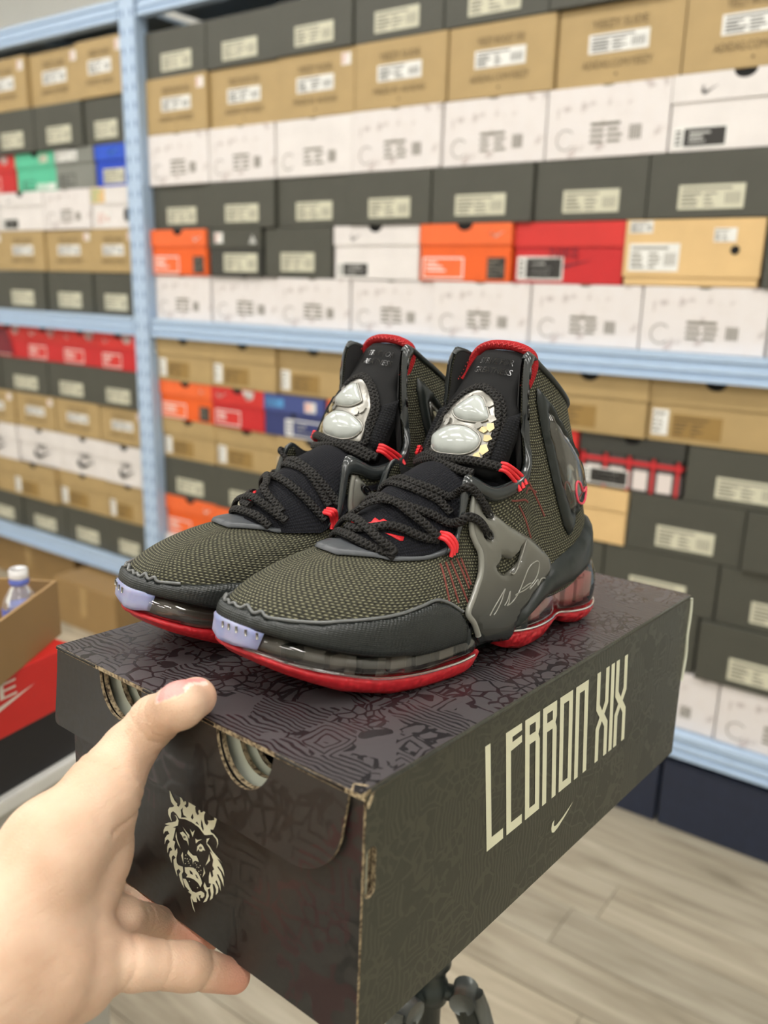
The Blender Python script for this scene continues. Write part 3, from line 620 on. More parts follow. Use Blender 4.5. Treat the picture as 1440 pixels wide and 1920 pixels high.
LION = [([(144.3,-56.5),(145.2,-57.5),(144.7,-58.6),(144.3,-61.8),(143.2,-64.5),(140.6,-65.9),(142,-67.3),(145,-68.7),(146.4,-70.9),(146.3,-73.6),(144.2,-76),(143,-76.9),(144.1,-74.1),(143.7,-71.6),(141.7,-69.6),(139,-70.1),(136.1,-71.9),(130.8,-70.1),(124.4,-69.4),(118.7,-69.9),(113.8,-72.4),(111.9,-71.7),(106.9,-69.1),(103.6,-70.7),(102.8,-73),(103.9,-76.4),(102.2,-72.7),(102.4,-70.2),(105.7,-68.3),(108.3,-68.3),(108.7,-66.8),(106.3,-65.9),(104.7,-62.8),(103.3,-58.5),(103.5,-57.3),(104.7,-57.1),(105.4,-58.1),(105.3,-59.6),(108.1,-61.1),(111,-62.3),(110.2,-63.5),(111.5,-65.6),(113.1,-65.2),(114.1,-63),(113.9,-60.2),(112.3,-56.7),(112,-55.9),(112.9,-55.9),(113.4,-56.9),(115.4,-59.1),(117,-60),(117.3,-58.8),(118.5,-59),(119,-60.2),(118.3,-61.6),(119.8,-62.8),(121.2,-61.6),(121.7,-59.1),(120.7,-57.3),(118.9,-55),(119.1,-54),(120.7,-55.1),(121.3,-52.7),(124.1,-53.4),(126.6,-53.6),(128.6,-54.4),(129.4,-54.3),(129.6,-55.2),(128.6,-55.7),(127.4,-58.3),(127.7,-60.7),(129.4,-62.3),(131.3,-61.8),(129.7,-60.2),(129.6,-58.6),(130.9,-58.7),(131.6,-59.9),(132.6,-59.1),(134.4,-56.8),(135.2,-55.7),(136,-55.4),(136.6,-56.3),(135.8,-57.1),(134.8,-59.2),(134.9,-62.4),(136.6,-64.8),(138.2,-64.5),(137.5,-63.3),(140.2,-62.3),(142.4,-60),(143.7,-58.3),(143.3,-57)],[[(134.7,-65.9),(132.6,-63.5),(133,-65.7),(132.1,-68),(128.9,-68.2),(134.4,-70.6),(134.2,-68)],[(124,-63.6),(123.1,-65.9),(124.4,-67.6),(125.6,-66.6)],[(116.6,-64),(115.5,-65.3),(114.4,-68.9),(114.9,-70.5),(116.7,-68.5)],[(121.5,-68.4),(120.2,-66.9),(118.2,-68.5)],[(124.8,-54.8),(123.2,-54.8),(122.8,-56),(124.2,-57.7),(125.4,-56.6)]]),
 ([(140.7,-71.7),(139.1,-71.9),(138.4,-73.3),(139.5,-75.3),(141.5,-76.4),(142.9,-77.3),(146.3,-79),(149.8,-81.4),(147.7,-81),(145,-80),(149.5,-83),(151.1,-86),(151.2,-88.6),(149.6,-86.1),(147.1,-84.7),(145.5,-85.9),(147.6,-87.5),(149.9,-90.7),(150.3,-95.1),(149,-91.7),(147,-90.1),(145.3,-91),(147.3,-93.5),(148,-96.5),(147.7,-99.6),(146.4,-95.7),(144.7,-94.2),(143,-95.3),(145.4,-97.2),(146.2,-100.4),(143.9,-104.3),(143.8,-100.2),(142.1,-98.2),(140.1,-98.9),(142.2,-101.3),(141.9,-105),(140.3,-108.5),(138.7,-110.6),(139.3,-107),(137.5,-105),(135.6,-105.7),(137.3,-108.5),(135.7,-112.4),(132.4,-115.3),(133.1,-113),(134,-110.2),(134.6,-107.2),(133.2,-104.6),(133.6,-101.7),(137.5,-102.6),(139.1,-101.8),(139.4,-98.6),(138.3,-94.8),(138.6,-92.1),(140.7,-94.9),(141.2,-91.9),(140.2,-88.6),(142.5,-88.8),(141.4,-85.5),(139.6,-79.5),(142.3,-80.3),(137.5,-77),(136.7,-73.6),(138.7,-71.3)],[]),
 ([(109.4,-72.4),(111.9,-74),(112.2,-76.4),(109.4,-77.4),(107,-79.4),(102.8,-81),(98.5,-83),(100.6,-82.2),(103.1,-82),(99.8,-84.5),(98,-86.7),(97.1,-90.3),(98.9,-88.1),(102.2,-86.5),(103.1,-87.2),(99.8,-89.4),(98,-93),(97.7,-96.9),(99.2,-94.5),(102.2,-91.5),(103.4,-92.1),(100.7,-95.7),(100.2,-101.1),(101.7,-98.4),(103.8,-95.8),(104.7,-97.2),(102.3,-99.6),(102.6,-103),(104.5,-105.5),(104.1,-101.9),(105.7,-99.5),(107.2,-99.8),(106.3,-104.4),(107.3,-109),(109.8,-111.7),(108.5,-107.3),(109.4,-103.6),(111.3,-105.5),(110.4,-109.2),(112.3,-113.4),(115.5,-116),(112.9,-111.4),(112.3,-107.8),(114.2,-106.9),(115.1,-105.1),(114.1,-102.3),(112.2,-104.6),(109.7,-103.3),(108.4,-100.4),(110.3,-100.9),(110.3,-96.7),(109.3,-93.1),(107.8,-96.4),(106.5,-94.5),(107.1,-91.6),(105.6,-89.9),(107.1,-88.4),(106.4,-84.5),(108.3,-81.8),(109.2,-80.4),(106.4,-81.3),(110.1,-78.3),(112.1,-77.2)],[]),
 ([(133.6,-109.5),(131,-108.5),(129,-110.1),(127.4,-112.1),(125.2,-113.6),(121.9,-112.9),(117.4,-109.4),(114.5,-109.4),(114.2,-111.1),(116.1,-113.5),(118.1,-114),(117.4,-112.3),(119.3,-113.2),(118.1,-116.4),(119.4,-116.5),(121.6,-115.1),(121,-118.6),(124,-119.8),(125.9,-118.4),(124.7,-122.1),(122.8,-126.3),(125,-124.1),(126.9,-118.5),(125.9,-116.1),(129.1,-115.8),(127.8,-114.7),(131.7,-113.3),(133,-111.1)],[]),
 ([(135.7,-80.8),(133,-78.9),(130.4,-79.6),(128.8,-80.2),(128.2,-82.3),(127.9,-85.6),(129.5,-83.3),(132.4,-83.7),(133.7,-82)],[[(130.5,-81.2),(130.8,-82),(131.6,-82.5),(132.4,-82.7),(132.7,-82.3),(132.4,-81.5),(131.6,-81),(130.8,-80.8)]]),
 ([(120.1,-82.3),(117.3,-79.4),(115.4,-79.6),(113.2,-82),(115.4,-82.6),(116.1,-83.8),(118.3,-84.6),(118.9,-83.5),(120.8,-86)],[[(116.1,-81.5),(116.5,-82.4),(117.4,-83),(118.3,-83.2),(118.6,-82.7),(118.2,-81.9),(117.3,-81.2),(116.5,-81.1)]]),
 ([(131.2,-81.6),(131.4,-81.9),(131.8,-82.1),(132,-81.9),(131.8,-81.6),(131.4,-81.4)],[]),
 ([(116.9,-81.9),(117.1,-82.3),(117.6,-82.5),(117.8,-82.3),(117.6,-82),(117.1,-81.8)],[]),
 ([(133.2,-75.8),(130.3,-77.3),(127.1,-78.4),(127.3,-81),(129.7,-78.8)],[]),
 ([(126.7,-74.3),(124.5,-75.6),(122.2,-73.2),(124.2,-78.4)],[]),
 ([(121.8,-78.3),(120.1,-78.4),(116,-76.2),(119.5,-79),(121.4,-81.3)],[]),
 ([(128.3,-88.5),(126.7,-89.4),(124.1,-90),(120.9,-88.8),(119,-91.8),(122.2,-92.4),(123.9,-94.1),(124.2,-96.1),(124.8,-92.7),(127,-91.9),(129.3,-91.1)],[]),
 ([(139.1,-81.6),(138.4,-86),(135.2,-91),(137.8,-89),(139.9,-85.2)],[]),
 ([(133.3,-92),(133,-96.1),(132.8,-99.7),(134,-97),(135,-95.1)],[]),
 ([(109.8,-82.5),(109.2,-86.3),(113.3,-91.4),(110.8,-86.1)],[]),
 ([(114.9,-92.8),(113.4,-96),(116,-100.2),(114.7,-96.1)],[]),
 ([(131.8,-101.3),(127.5,-99.1),(123.6,-97.7),(119.8,-99),(117.3,-101.5),(116.3,-103.8),(117.7,-107.3),(119.9,-105.6),(123.7,-105.1),(127.6,-105.9),(130.6,-107.1),(129.3,-105),(131.5,-104.3)],[[(127.5,-100.9),(124.9,-101.1),(124.3,-102.6),(126.9,-103)],[(122.4,-101.2),(121.1,-101.1),(119.2,-102.9),(121.1,-102.9)]]),
 ([(130.1,-92.6),(130.5,-93.2),(131.1,-93.3),(131.1,-92.9),(130.5,-92.4)],[]),
 ([(130.8,-95),(131.2,-95.6),(131.8,-95.7),(131.8,-95.3),(131.2,-94.9)],[]),
 ([(128.9,-94.4),(129.2,-94.9),(129.8,-95),(129.8,-94.6),(129.2,-94.2)],[]),
 ([(126.2,-93.6),(126.6,-94.1),(127.2,-94.2),(127.2,-93.8),(126.6,-93.4)],[]),
 ([(127.9,-95.5),(128.3,-96.1),(128.9,-96.2),(128.8,-95.8),(128.3,-95.3)],[]),
 ([(130.6,-98.3),(130.9,-98.8),(131.5,-99),(131.5,-98.5),(130.9,-98.1)],[]),
 ([(127.3,-96.4),(127.6,-96.9),(128.2,-97.1),(128.2,-96.6),(127.6,-96.2)],[]),
 ([(126,-97.4),(126.4,-97.9),(126.9,-98.1),(126.9,-97.6),(126.3,-97.2)],[]),
 ([(121.7,-93.8),(122.1,-94.3),(122.7,-94.4),(122.7,-94),(122.1,-93.6)],[]),
 ([(120.5,-94.3),(120.8,-94.8),(121.4,-95),(121.4,-94.5),(120.8,-94.1)],[]),
 ([(117.3,-93.2),(117.6,-93.8),(118.2,-93.9),(118.2,-93.5),(117.6,-93.1)],[]),
 ([(120.2,-95.5),(120.5,-96.1),(121.1,-96.2),(121.1,-95.8),(120.5,-95.4)],[]),
 ([(118.6,-95),(118.9,-95.5),(119.5,-95.7),(119.5,-95.2),(118.9,-94.8)],[]),
 ([(121.5,-97.6),(121.8,-98.1),(122.4,-98.2),(122.4,-97.8),(121.8,-97.4)],[]),
 ([(116.7,-95.9),(117,-96.5),(117.6,-96.6),(117.6,-96.2),(117,-95.8)],[]),
 ([(118.6,-97.6),(119,-98.1),(119.5,-98.2),(119.5,-97.8),(118.9,-97.4)],[]),
 ([(117,-98.9),(117.4,-99.4),(118,-99.5),(117.9,-99.1),(117.4,-98.7)],[]),
 ([(127.2,-108.1),(127.5,-108.7),(128.1,-108.8),(128.1,-108.4),(127.5,-108)],[]),
 ([(119.9,-108.6),(120.3,-109.2),(120.9,-109.3),(120.8,-108.9),(120.3,-108.4)],[])]
mm = lambda lp: [(a/1000,b/1000) for a,b in lp]
printed('lion_emblem',[(mm(o),[mm(h) for h in hs]) for o,hs in LION],'x',-.00030,M['foil'])
# ---------------------------------------------------------------- sneaker surfaces (s = heel to toe, t = outward lateral, z = up; metres)
def _mkeys():
    # base point, top point, base tangent, top tangent, lateral half from toe to heel
    K = [
     ((.2925,-.004,.0440),(.2140,-.002,.0765),(.006,0,.060),(-.072,0,.001)),
     ((.2870,.0190,.0435),(.2160,.0080,.0760),(.004,.008,.055),(-.066,-.014,.002)),
     ((.2640,.0410,.0370),(.2110,.0190,.0735),(.002,.012,.055),(-.045,-.030,.004)),
     ((.2320,.0520,.0280),(.1970,.0300,.0710),(0,.012,.062),(-.020,-.034,.012)),
     ((.1980,.0555,.0240),(.1760,.0365,.0725),(0,.008,.062),(-.010,-.026,.030)),
     ((.1700,.0550,.0235),(.1610,.0385,.0830),(0,.006,.065),(-.006,-.016,.050)),
     ((.1460,.0535,.0210),(.1520,.0345,.1150),(0,.004,.080),(.004,-.016,.085)),
     ((.1220,.0510,.0180),(.1300,.0400,.1090),(0,.004,.085),(.006,-.010,.085)),
     ((.1020,.0490,.0260),(.1060,.0405,.1200),(0,.004,.085),(.004,-.010,.085)),
     ((.0850,.0470,.0310),(.1050,.0350,.1560),(0,.004,.105),(.010,-.006,.110)),
     ((.0650,.0440,.0310),(.1010,.0320,.1890),(-.004,.004,.120),(.026,-.004,.150)),
     ((.0450,.0410,.0330),(.0770,.0270,.1810),(-.008,.004,.110),(.030,-.010,.130)),
     ((.0250,.0340,.0360),(.0500,.0210,.1670),(-.010,.004,.105),(.026,-.016,.110)),
     ((.0060,.0220,.0380),(.0300,.0130,.1560),(-.004,.002,.100),(.022,-.012,.095)),
     ((-.0030,.0,.0400),(.0210,.0,.1510),(.000,0,.100),(.016,0,.090)),
    ]
    def med(k):
        B,T,a,b = k
        f = np.interp(B[0],[0,.03,.06,.09,.12,.15,.21,.27,.30],[1.0,.86,.76,.70,.67,.66,.67,.79,1.0])
        mz = lambda v,f: (v[0], -v[1]*f, v[2])
        return (mz(B,f), mz(T,.88), mz(a,1), mz(b,1))
    full = K + [med(k) for k in K[-2:0:-1]]
    return np.array([[*k[0],*k[1],*k[2],*k[3]] for k in full])
KEYS = _mkeys(); NK = len(KEYS)          # 28 keys, closed loop; key 0 toe, 14 heel
def keyat(a):
    """Catmull-Rom over the closed key loop; a = key index (float array)"""
    a = np.atleast_1d(np.asarray(a,float)) % NK
    i = np.floor(a).astype(int); f = (a-i)[:,None]
    p0,p1,p2,p3 = KEYS[(i-1)%NK],KEYS[i%NK],KEYS[(i+1)%NK],KEYS[(i+2)%NK]
    return .5*((2*p1)+(-p0+p2)*f+(2*p0-5*p1+4*p2-p3)*f*f+(-p0+3*p1-3*p2+p3)*f**3)
def shell(a,h):
    """point of the upper: a = key index, h = 0 sole edge .. 1 top line"""
    k = keyat(a); h = np.atleast_1d(np.asarray(h,float))[:,None]
    B,T,tb,tt = k[:,0:3],k[:,3:6],k[:,6:9],k[:,9:12]
    return (2*h**3-3*h*h+1)*B+(h**3-2*h*h+h)*tb+(-2*h**3+3*h*h)*T+(h**3-h*h)*tt
def shell_n(a,h):
    a=np.atleast_1d(np.asarray(a,float));h=np.atleast_1d(np.asarray(h,float))
    du=shell(a+.02,h)-shell(a-.02,h); dv=shell(a,h+.01)-shell(a,h-.01)
    n=np.cross(du,dv); n/=np.linalg.norm(n,axis=1)[:,None]+1e-12
    c=np.array([.13,-.004,.06]); c=np.stack([np.clip(shell(a,h)[:,0],.05,.24),np.full(len(a),-.004),np.full(len(a),.055)],1)
    sgn=np.sign(np.sum(n*(shell(a,h)-c),1)); sgn[sgn==0]=1
    return n*sgn[:,None]
_BS = np.array([.222,.212,.200,.180,.163,.145,.128,.112,.098])
_BZ = np.array([.0745,.0830,.0920,.1060,.1155,.1215,.1205,.1150,.1120])
_BE = np.array([.0720,.0735,.0735,.0740,.0840,.0960,.0985,.1000,.1000])
_BW = np.array([.0100,.0220,.0290,.0360,.0365,.0355,.0370,.0370,.0360])
def bootie(s,q):
    """black inner sock over the instep: s along, q = -1..1 across"""
    s=np.atleast_1d(np.asarray(s,float));q=np.atleast_1d(np.asarray(q,float))
    zc=np.interp(s,_BS[::-1],_BZ[::-1]);ze=np.interp(s,_BS[::-1],_BE[::-1]);w=np.interp(s,_BS[::-1],_BW[::-1])
    a=np.abs(q)
    return np.stack([s-.004*q*q,w*q*(1-.06*(1-a)),zc-(zc-ze)*a**2.1],1)
_TR = np.array([0,.25,.45,.75,1.0])
_TS = np.array([.139,.128,.119,.1030,.0890])
_TZ = np.array([.118,.1395,.1545,.1775,.1985])
def tongue(t,r):
    """front face of the tongue: t across (m), r = 0 base .. 1 top"""
    t=np.atleast_1d(np.asarray(t,float));r=np.atleast_1d(np.asarray(r,float))
    def ip(x,X,Y):
        y=np.interp(x,X,Y); return np.where(x>1,Y[-1]+(x-1)*(Y[-1]-Y[-2])/(X[-1]-X[-2]),y)
    k=(t/.03)**2
    return np.stack([ip(r,_TR,_TS)-.0085*k, t+.003, ip(r,_TR,_TZ)-.003*k],1)
# ---------------------------------------------------------------- sneaker materials
def knit_mat():
    t = NT('olive_knit'); tc = t.n('ShaderNodeTexCoord'); sp = t.n('ShaderNodeSeparateXYZ'); t.l(tc.outputs['UV'],sp.inputs[0])
    nz = t.n('ShaderNodeTexNoise',i_Scale=420.0,i_Detail=2.0); t.l(tc.outputs['UV'],nz.inputs[0])
    v0 = t.math('MULTIPLY',sp.outputs[1],1/.0019); rowp = t.math('MODULO',t.math('FLOOR',v0),2.0); u = t.math('ADD',t.math('MULTIPLY',sp.outputs[0],2*math.pi/.0027),t.math('MULTIPLY',rowp,math.pi*.8)); v = t.math('MULTIPLY',v0,2*math.pi)
    g = t.math('MULTIPLY',t.math('ADD',t.math('SINE',u),1),t.math('ADD',t.math('SINE',v),1)); g = t.math('MULTIPLY',g,.25)
    h = t.math('ADD',g,t.math('MULTIPLY',nz.outputs[0],.5))
    c = t.ramp(h,[(.26,srgb(32,32,24)),(.50,srgb(72,71,54)),(.76,srgb(106,104,82)),(1,srgb(140,138,114))])
    t.l(c,t.b.inputs['Base Color']); t.b.inputs['Roughness'].default_value = .75; t.b.inputs['Specular IOR Level'].default_value = .35
    t.bump(h,.8,.0012); return t.m
def fab_mat(name,col,per=.0014,rough=.85,hi=1.9):
    t = NT(name); tc = t.n('ShaderNodeTexCoord'); sp = t.n('ShaderNodeSeparateXYZ'); t.l(tc.outputs['UV'],sp.inputs[0])
    g = t.math('MULTIPLY',t.math('ADD',t.math('SINE',t.math('MULTIPLY',sp.outputs[0],2*math.pi/per)),1),t.math('ADD',t.math('SINE',t.math('MULTIPLY',sp.outputs[1],2*math.pi/per)),1)); g = t.math('MULTIPLY',g,.25)
    t.l(t.ramp(g,[(.1,(*[x*.6 for x in col[:3]],1)),(.7,(*[x*hi for x in col[:3]],1))]),t.b.inputs['Base Color']); t.b.inputs['Roughness'].default_value = rough; t.b.inputs['Specular IOR Level'].default_value = .25; t.bump(g,.6,.0008); return t.m
def lace_mat():
    t = NT('braided_lace'); tc = t.n('ShaderNodeTexCoord'); sp = t.n('ShaderNodeSeparateXYZ'); t.l(tc.outputs['UV'],sp.inputs[0])
    a = t.math('MULTIPLY',sp.outputs[0],2*math.pi/.0032); b = t.math('MULTIPLY',sp.outputs[1],2*math.pi*4)
    g = t.math('MAXIMUM',t.math('SINE',t.math('ADD',a,b)),t.math('SINE',t.math('SUBTRACT',a,b))); g = t.math('ADD',t.math('MULTIPLY',g,.5),.5)
    t.l(t.ramp(g,[(.25,srgb(5,5,5)),(.85,srgb(32,30,28))]),t.b.inputs['Base Color']); t.b.inputs['Roughness'].default_value = .62; t.b.inputs['Specular IOR Level'].default_value = .3; t.bump(g,1.0,.0012); return t.m
def rand_mat():
    t = NT('ribbed_rubber'); tc = t.n('ShaderNodeTexCoord'); sp = t.n('ShaderNodeSeparateXYZ'); t.l(tc.outputs['UV'],sp.inputs[0])
    g = t.math('ADD',t.math('SINE',t.math('MULTIPLY',sp.outputs[0],2*math.pi/.0016)),t.math('SINE',t.math('MULTIPLY',sp.outputs[1],2*math.pi/.0016)))
    t.b.inputs['Base Color'].default_value = srgb(48,52,51); nz = t.n('ShaderNodeTexNoise',i_Scale=60.0); t.l(tc.outputs['Object'],nz.inputs[0]); t.l(t.ramp(nz.outputs[0],[(.3,srgb(28,32,31)),(.7,srgb(36,40,39))]),t.b.inputs['Base Color'])
    t.b.inputs['Roughness'].default_value = .36; t.bump(g,.22,.0005); return t.m
def clear_mat(name,col,tint=(1,1,1,1),fac=.0,rough=.04):
    """thin clear moulded plastic: see-through with glossy skin"""
    t = NT(name); tr = t.n('ShaderNodeBsdfTransparent'); tr.inputs[0].default_value = tint; gl = t.n('ShaderNodeBsdfGlossy',i_Roughness=rough); gl.inputs[0].default_value = (1,1,1,1)
    fr = t.n('ShaderNodeFresnel',i_IOR=1.5); tc = t.n('ShaderNodeTexCoord'); nz = t.n('ShaderNodeTexNoise',i_Scale=55.0,i_Detail=2.0); t.l(tc.outputs['Object'],nz.inputs[0])
    bp = t.n('ShaderNodeBump',i_Strength=.25,i_Distance=.002); t.l(nz.outputs[0],bp.inputs['Height']); t.l(bp.outputs[0],gl.inputs['Normal']); t.l(bp.outputs[0],fr.inputs['Normal'])
    m1 = t.n('ShaderNodeMixShader'); t.l(t.math('ADD',t.math('MULTIPLY',fr.outputs[0],1.3),.04,True),m1.inputs[0]); t.l(tr.outputs[0],m1.inputs[1]); t.l(gl.outputs[0],m1.inputs[2])
    df = t.n('ShaderNodeBsdfDiffuse'); df.inputs[0].default_value = col; m2 = t.n('ShaderNodeMixShader',i_0=fac); t.l(m1.outputs[0],m2.inputs[1]); t.l(df.outputs[0],m2.inputs[2]); t.l(m2.outputs[0],t.o.inputs[0]); return t.m
def red_mat(nm='red_rubber',sc=300.0,bs=.6,bd=.0010):
    t = NT(nm); tc = t.n('ShaderNodeTexCoord'); v = t.n('ShaderNodeTexVoronoi',i_Scale=sc,feature='SMOOTH_F1'); t.l(tc.outputs['Object'],v.inputs[0])
    sp = t.n('ShaderNodeSeparateXYZ'); t.l(tc.outputs['Object'],sp.inputs[0])
    t.l(t.ramp(v.outputs[0],[(.0,srgb(200,34,44)),(.8,srgb(160,18,28))]),t.b.inputs['Base Color']); t.b.inputs['Roughness'].default_value = .42; b = t.bump(v.outputs[0],bs,bd); b.invert = True; return t.m
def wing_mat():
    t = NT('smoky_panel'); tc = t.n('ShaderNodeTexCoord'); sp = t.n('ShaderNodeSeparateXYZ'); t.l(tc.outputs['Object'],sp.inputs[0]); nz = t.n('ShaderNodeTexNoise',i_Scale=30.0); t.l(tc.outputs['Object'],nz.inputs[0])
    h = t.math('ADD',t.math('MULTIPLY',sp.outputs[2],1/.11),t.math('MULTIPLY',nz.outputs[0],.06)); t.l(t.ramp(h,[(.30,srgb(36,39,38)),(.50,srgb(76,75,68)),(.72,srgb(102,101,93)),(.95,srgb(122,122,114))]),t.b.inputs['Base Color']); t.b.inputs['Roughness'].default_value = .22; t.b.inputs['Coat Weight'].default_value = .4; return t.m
def clip_mat():
    t = NT('frosted_clip'); t.b.inputs['Base Color'].default_value = srgb(190,196,238); t.b.inputs['Roughness'].default_value = .32; t.b.inputs['Transmission Weight'].default_value = .45; t.b.inputs['Subsurface Weight'].default_value = .3; t.b.inputs['Subsurface Scale'].default_value = .003
    tc = t.n('ShaderNodeTexCoord'); nz = t.n('ShaderNodeTexNoise',i_Scale=80.0); t.l(tc.outputs['Object'],nz.inputs[0]); t.l(t.ramp(nz.outputs[0],[(.3,srgb(170,178,226)),(.7,srgb(206,208,240))]),t.b.inputs['Base Color']); return t.m
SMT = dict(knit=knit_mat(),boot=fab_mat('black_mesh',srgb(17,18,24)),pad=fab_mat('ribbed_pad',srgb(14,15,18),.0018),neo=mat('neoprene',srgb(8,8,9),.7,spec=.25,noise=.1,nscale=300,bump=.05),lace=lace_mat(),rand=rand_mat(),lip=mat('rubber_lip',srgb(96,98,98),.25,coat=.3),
  foam=mat('heel_foam',srgb(28,34,33),.36,noise=.05),plast=mat('glossy_plastic',srgb(44,48,49),.18,coat=.4),plate=mat('matt_plate',srgb(70,73,77),.38),wing=wing_mat(),wing2=mat('smoky_panel_rim',srgb(126,126,118),.2,coat=.4),
  red=red_mat(),redk=red_mat('red_knobbed_rubber',250.0,1.0,.0022),redl=mat('red_thread',srgb(214,36,44),.5),redt=fab_mat('red_trim',srgb(196,34,40),.0016,.7,1.15),air=clear_mat('clear_air_unit',(.8,.8,.8,1),(.93,.93,.92,1)),lens=clear_mat('clear_lens',(.2,.19,.16,1),(.72,.70,.62,1),.10,.03),
  clip=clip_mat(),core=mat('dark_core',srgb(52,51,46),.35),core2=mat('red_core',srgb(176,92,90),.4,noise=.25,nscale=60),core4=mat('smoky_core',srgb(92,88,80),.35,noise=.25,nscale=60),core3=mat('grey_block',srgb(104,98,88),.35),pearl=mat('pearl_stone',srgb(176,181,178),.10,coat=.5,noise=.04,nscale=90),silver=mat('silver_plate',srgb(150,148,142),.3,metal=.8),gold=mat('gold_facet',srgb(190,174,132),.3,metal=.7),
  gloss=mat('gloss_black',srgb(12,12,12),.12,coat=.5),pink=mat('pink_thread',srgb(112,54,46),.8),pinkg=mat('pink_outline',srgb(216,70,88),.35),inside=mat('lining',srgb(16,16,17),.9),sig=mat('bright_line',srgb(132,131,122),.15,coat=.6),stitch=mat('light_stitch',srgb(196,64,64),.6),midf=mat('midsole_foam',srgb(38,42,42),.5))
ASC = (.024,.10)
def outl(lat,med,n=5): return cr(np.array(list(lat)+list(med)[::-1]),n,True)
def offs(lp,d):
    T = np.roll(lp,-1,0)-np.roll(lp,1,0); T /= np.linalg.norm(T,axis=1)[:,None]+1e-12; Nn_ = np.stack([T[:,1],-T[:,0]],1)
    area = np.sum(lp[:,0]*np.roll(lp[:,1],-1)-np.roll(lp[:,0],-1)*lp[:,1]); return lp+Nn_*d*(1 if area > 0 else -1)
def stack(lp,levels):
    """closed solid from an outline and (inset, z(s)) levels, bottom to top"""
    n = len(lp); V = []
    for ins,zf in levels:
        q = offs(lp,-ins); V += [(a,b,float(zf(a))) for a,b in q]
    L_ = len(levels); F = [(i*n+j,i*n+(j+1)%n,(i+1)*n+(j+1)%n,(i+1)*n+j) for i in range(L_-1) for j in range(n)]
    area = np.sum(lp[:,0]*np.roll(lp[:,1],-1)-np.roll(lp[:,0],-1)*lp[:,1])
    F += [tuple(range(n))[::-1],tuple(range((L_-1)*n,L_*n))]
    if area < 0: F = [f[::-1] for f in F]
    uv = [(j*.002,i*.004) for i in range(L_) for j in range(n)]
    return V,F,uv
def make_shoe(mw,sd,label):
    root = empty('sneaker',mw); tag(root,label,'sneaker','pair of basketball sneakers on the box')
    def put(name,VFU,m,parent=root,smooth=True,mir=True):
        V = np.array(VFU[0],float); F = VFU[1]
        if sd < 0 and mir: V[:,1] *= -1; F = [f[::-1] for f in F]
        return mesh(name,V,F,SMT[m],parent,smooth,VFU[2] if len(VFU) > 2 else None)
    # patches in the (key, height) domain of the upper; med mirrors to the inner side
    def sp(name,pts,m,off=.0008,th=.002,rnd=.002,holes=(),step=.003,med=False,parent=root,smooth=True,dense=True):
        f = lambda l: [((NK-a) if med else a,h) for a,h in l]
        return put(name,patchvf(f(pts),shell,shell_n,[f(h) for h in holes],ASC,step,off,th,rnd),m,parent,smooth)
    def line(name,pts,m,r,off,fn=None,nf=None,parent=root,n=6,rh=None):
        ab = cr(pts,n); fn = fn or shell; nf = nf or shell_n; nn = nf(ab[:,0],ab[:,1]); P = fn(ab[:,0],ab[:,1])+nn*off
        V,F,UV = tubevf(P,r,rh,nn); return put(name,(V,F,UV),m,parent)
    def num_n(fn,e):
        def g(a,b):
            du = fn(a+e[0],b)-fn(a-e[0],b); dv = fn(a,b+e[1])-fn(a,b-e[1]); n = np.cross(du,dv); n /= np.linalg.norm(n,axis=1)[:,None]+1e-15
            return n*np.where(n[:,0]*.5+n[:,2] < 0,-1,1)[:,None]
        return g
    boot_n = num_n(bootie,(.001,.02)); tong_n = num_n(tongue,(.001,.01))
    # ---- sole
    sL = [.148,.152,.160,.18,.21,.235,.255,.272,.284,.292]; lat = [.044,.052,.0572,.0588,.0572,.0522,.0455,.037,.026,.013]; med = [-.028,-.032,-.0345,-.0365,-.0380,-.0375,-.0352,-.0320,-.027,-.018]
    fo_ = outl(list(zip(sL,lat))+[(.2965,-.003)],list(zip(sL,med)),5)
    ip = lambda X,Y: (lambda s: float(np.interp(s,X,Y)))
    zb = ip([.14,.165,.20,.22,.25,.275,.2965],[.004,0,0,.001,.0075,.018,.028]); zt = ip([.146,.152,.20,.237,.265,.285,.2965],[.0135,.0112,.0104,.0142,.0213,.0290,.0330]); za = ip([.146,.154,.196,.223,.258,.276,.297],[.027,.027,.0255,.026,.034,.040,.0455])
    fs = put('forefoot_outsole',stack(fo_,[(.012,zb),(.004,lambda s: zb(s)+.0004),(.0008,lambda s: zb(s)+.0035),(-.0008,lambda s: zt(s)-.002),(.0004,zt),(.006,lambda s: zt(s)+.0003)]),'red')
    line_ = cr([(.2925,.012,.0325),(.272,.0375,.0255),(.235,.0528,.0150),(.205,.0580,.0116),(.175,.0595,.0116),(.158,.0575,.0122)],8); put('welt',tubevf(line_,.0009),'air',fs)
    mix = lambda k: (lambda s: zt(s)+(za(s)-zt(s))*k)
    fa = put('forefoot_air_unit',stack(fo_,[(.0035,mix(0.)),(.0006,mix(.12)),(-.0006,mix(.4)),(.0002,mix(.65)),(.0025,mix(.9)),(.007,mix(1.))]),'air')
    put('air_core',stack(offs(fo_,-.009),[(.001,mix(.02)),(0,mix(.1)),(0,mix(.98)),(.001,mix(1.))]),'core4',fa)
    for s0,k in ((.272,0),(.25,1),(.232,0),(.214,1),(.196,0),(.178,1),(.162,0)):
        t0 = np.interp(s0,sL,lat)-.0075; V,F = boxvf(s0-.006,s0+.006,t0-.004,t0+.002,mix(.15)(s0),mix(.8)(s0),.0008); put('air_pillar',(V,F),'core3' if k else 'core',fa,False)
    hl = [(.136,.030),(.131,.044),(.120,.0502),(.103,.0515),(.085,.0490),(.068,.0435),(.054,.0385),(.040,.0412),(.022,.0405),(.005,.033),(-.008,.019)]
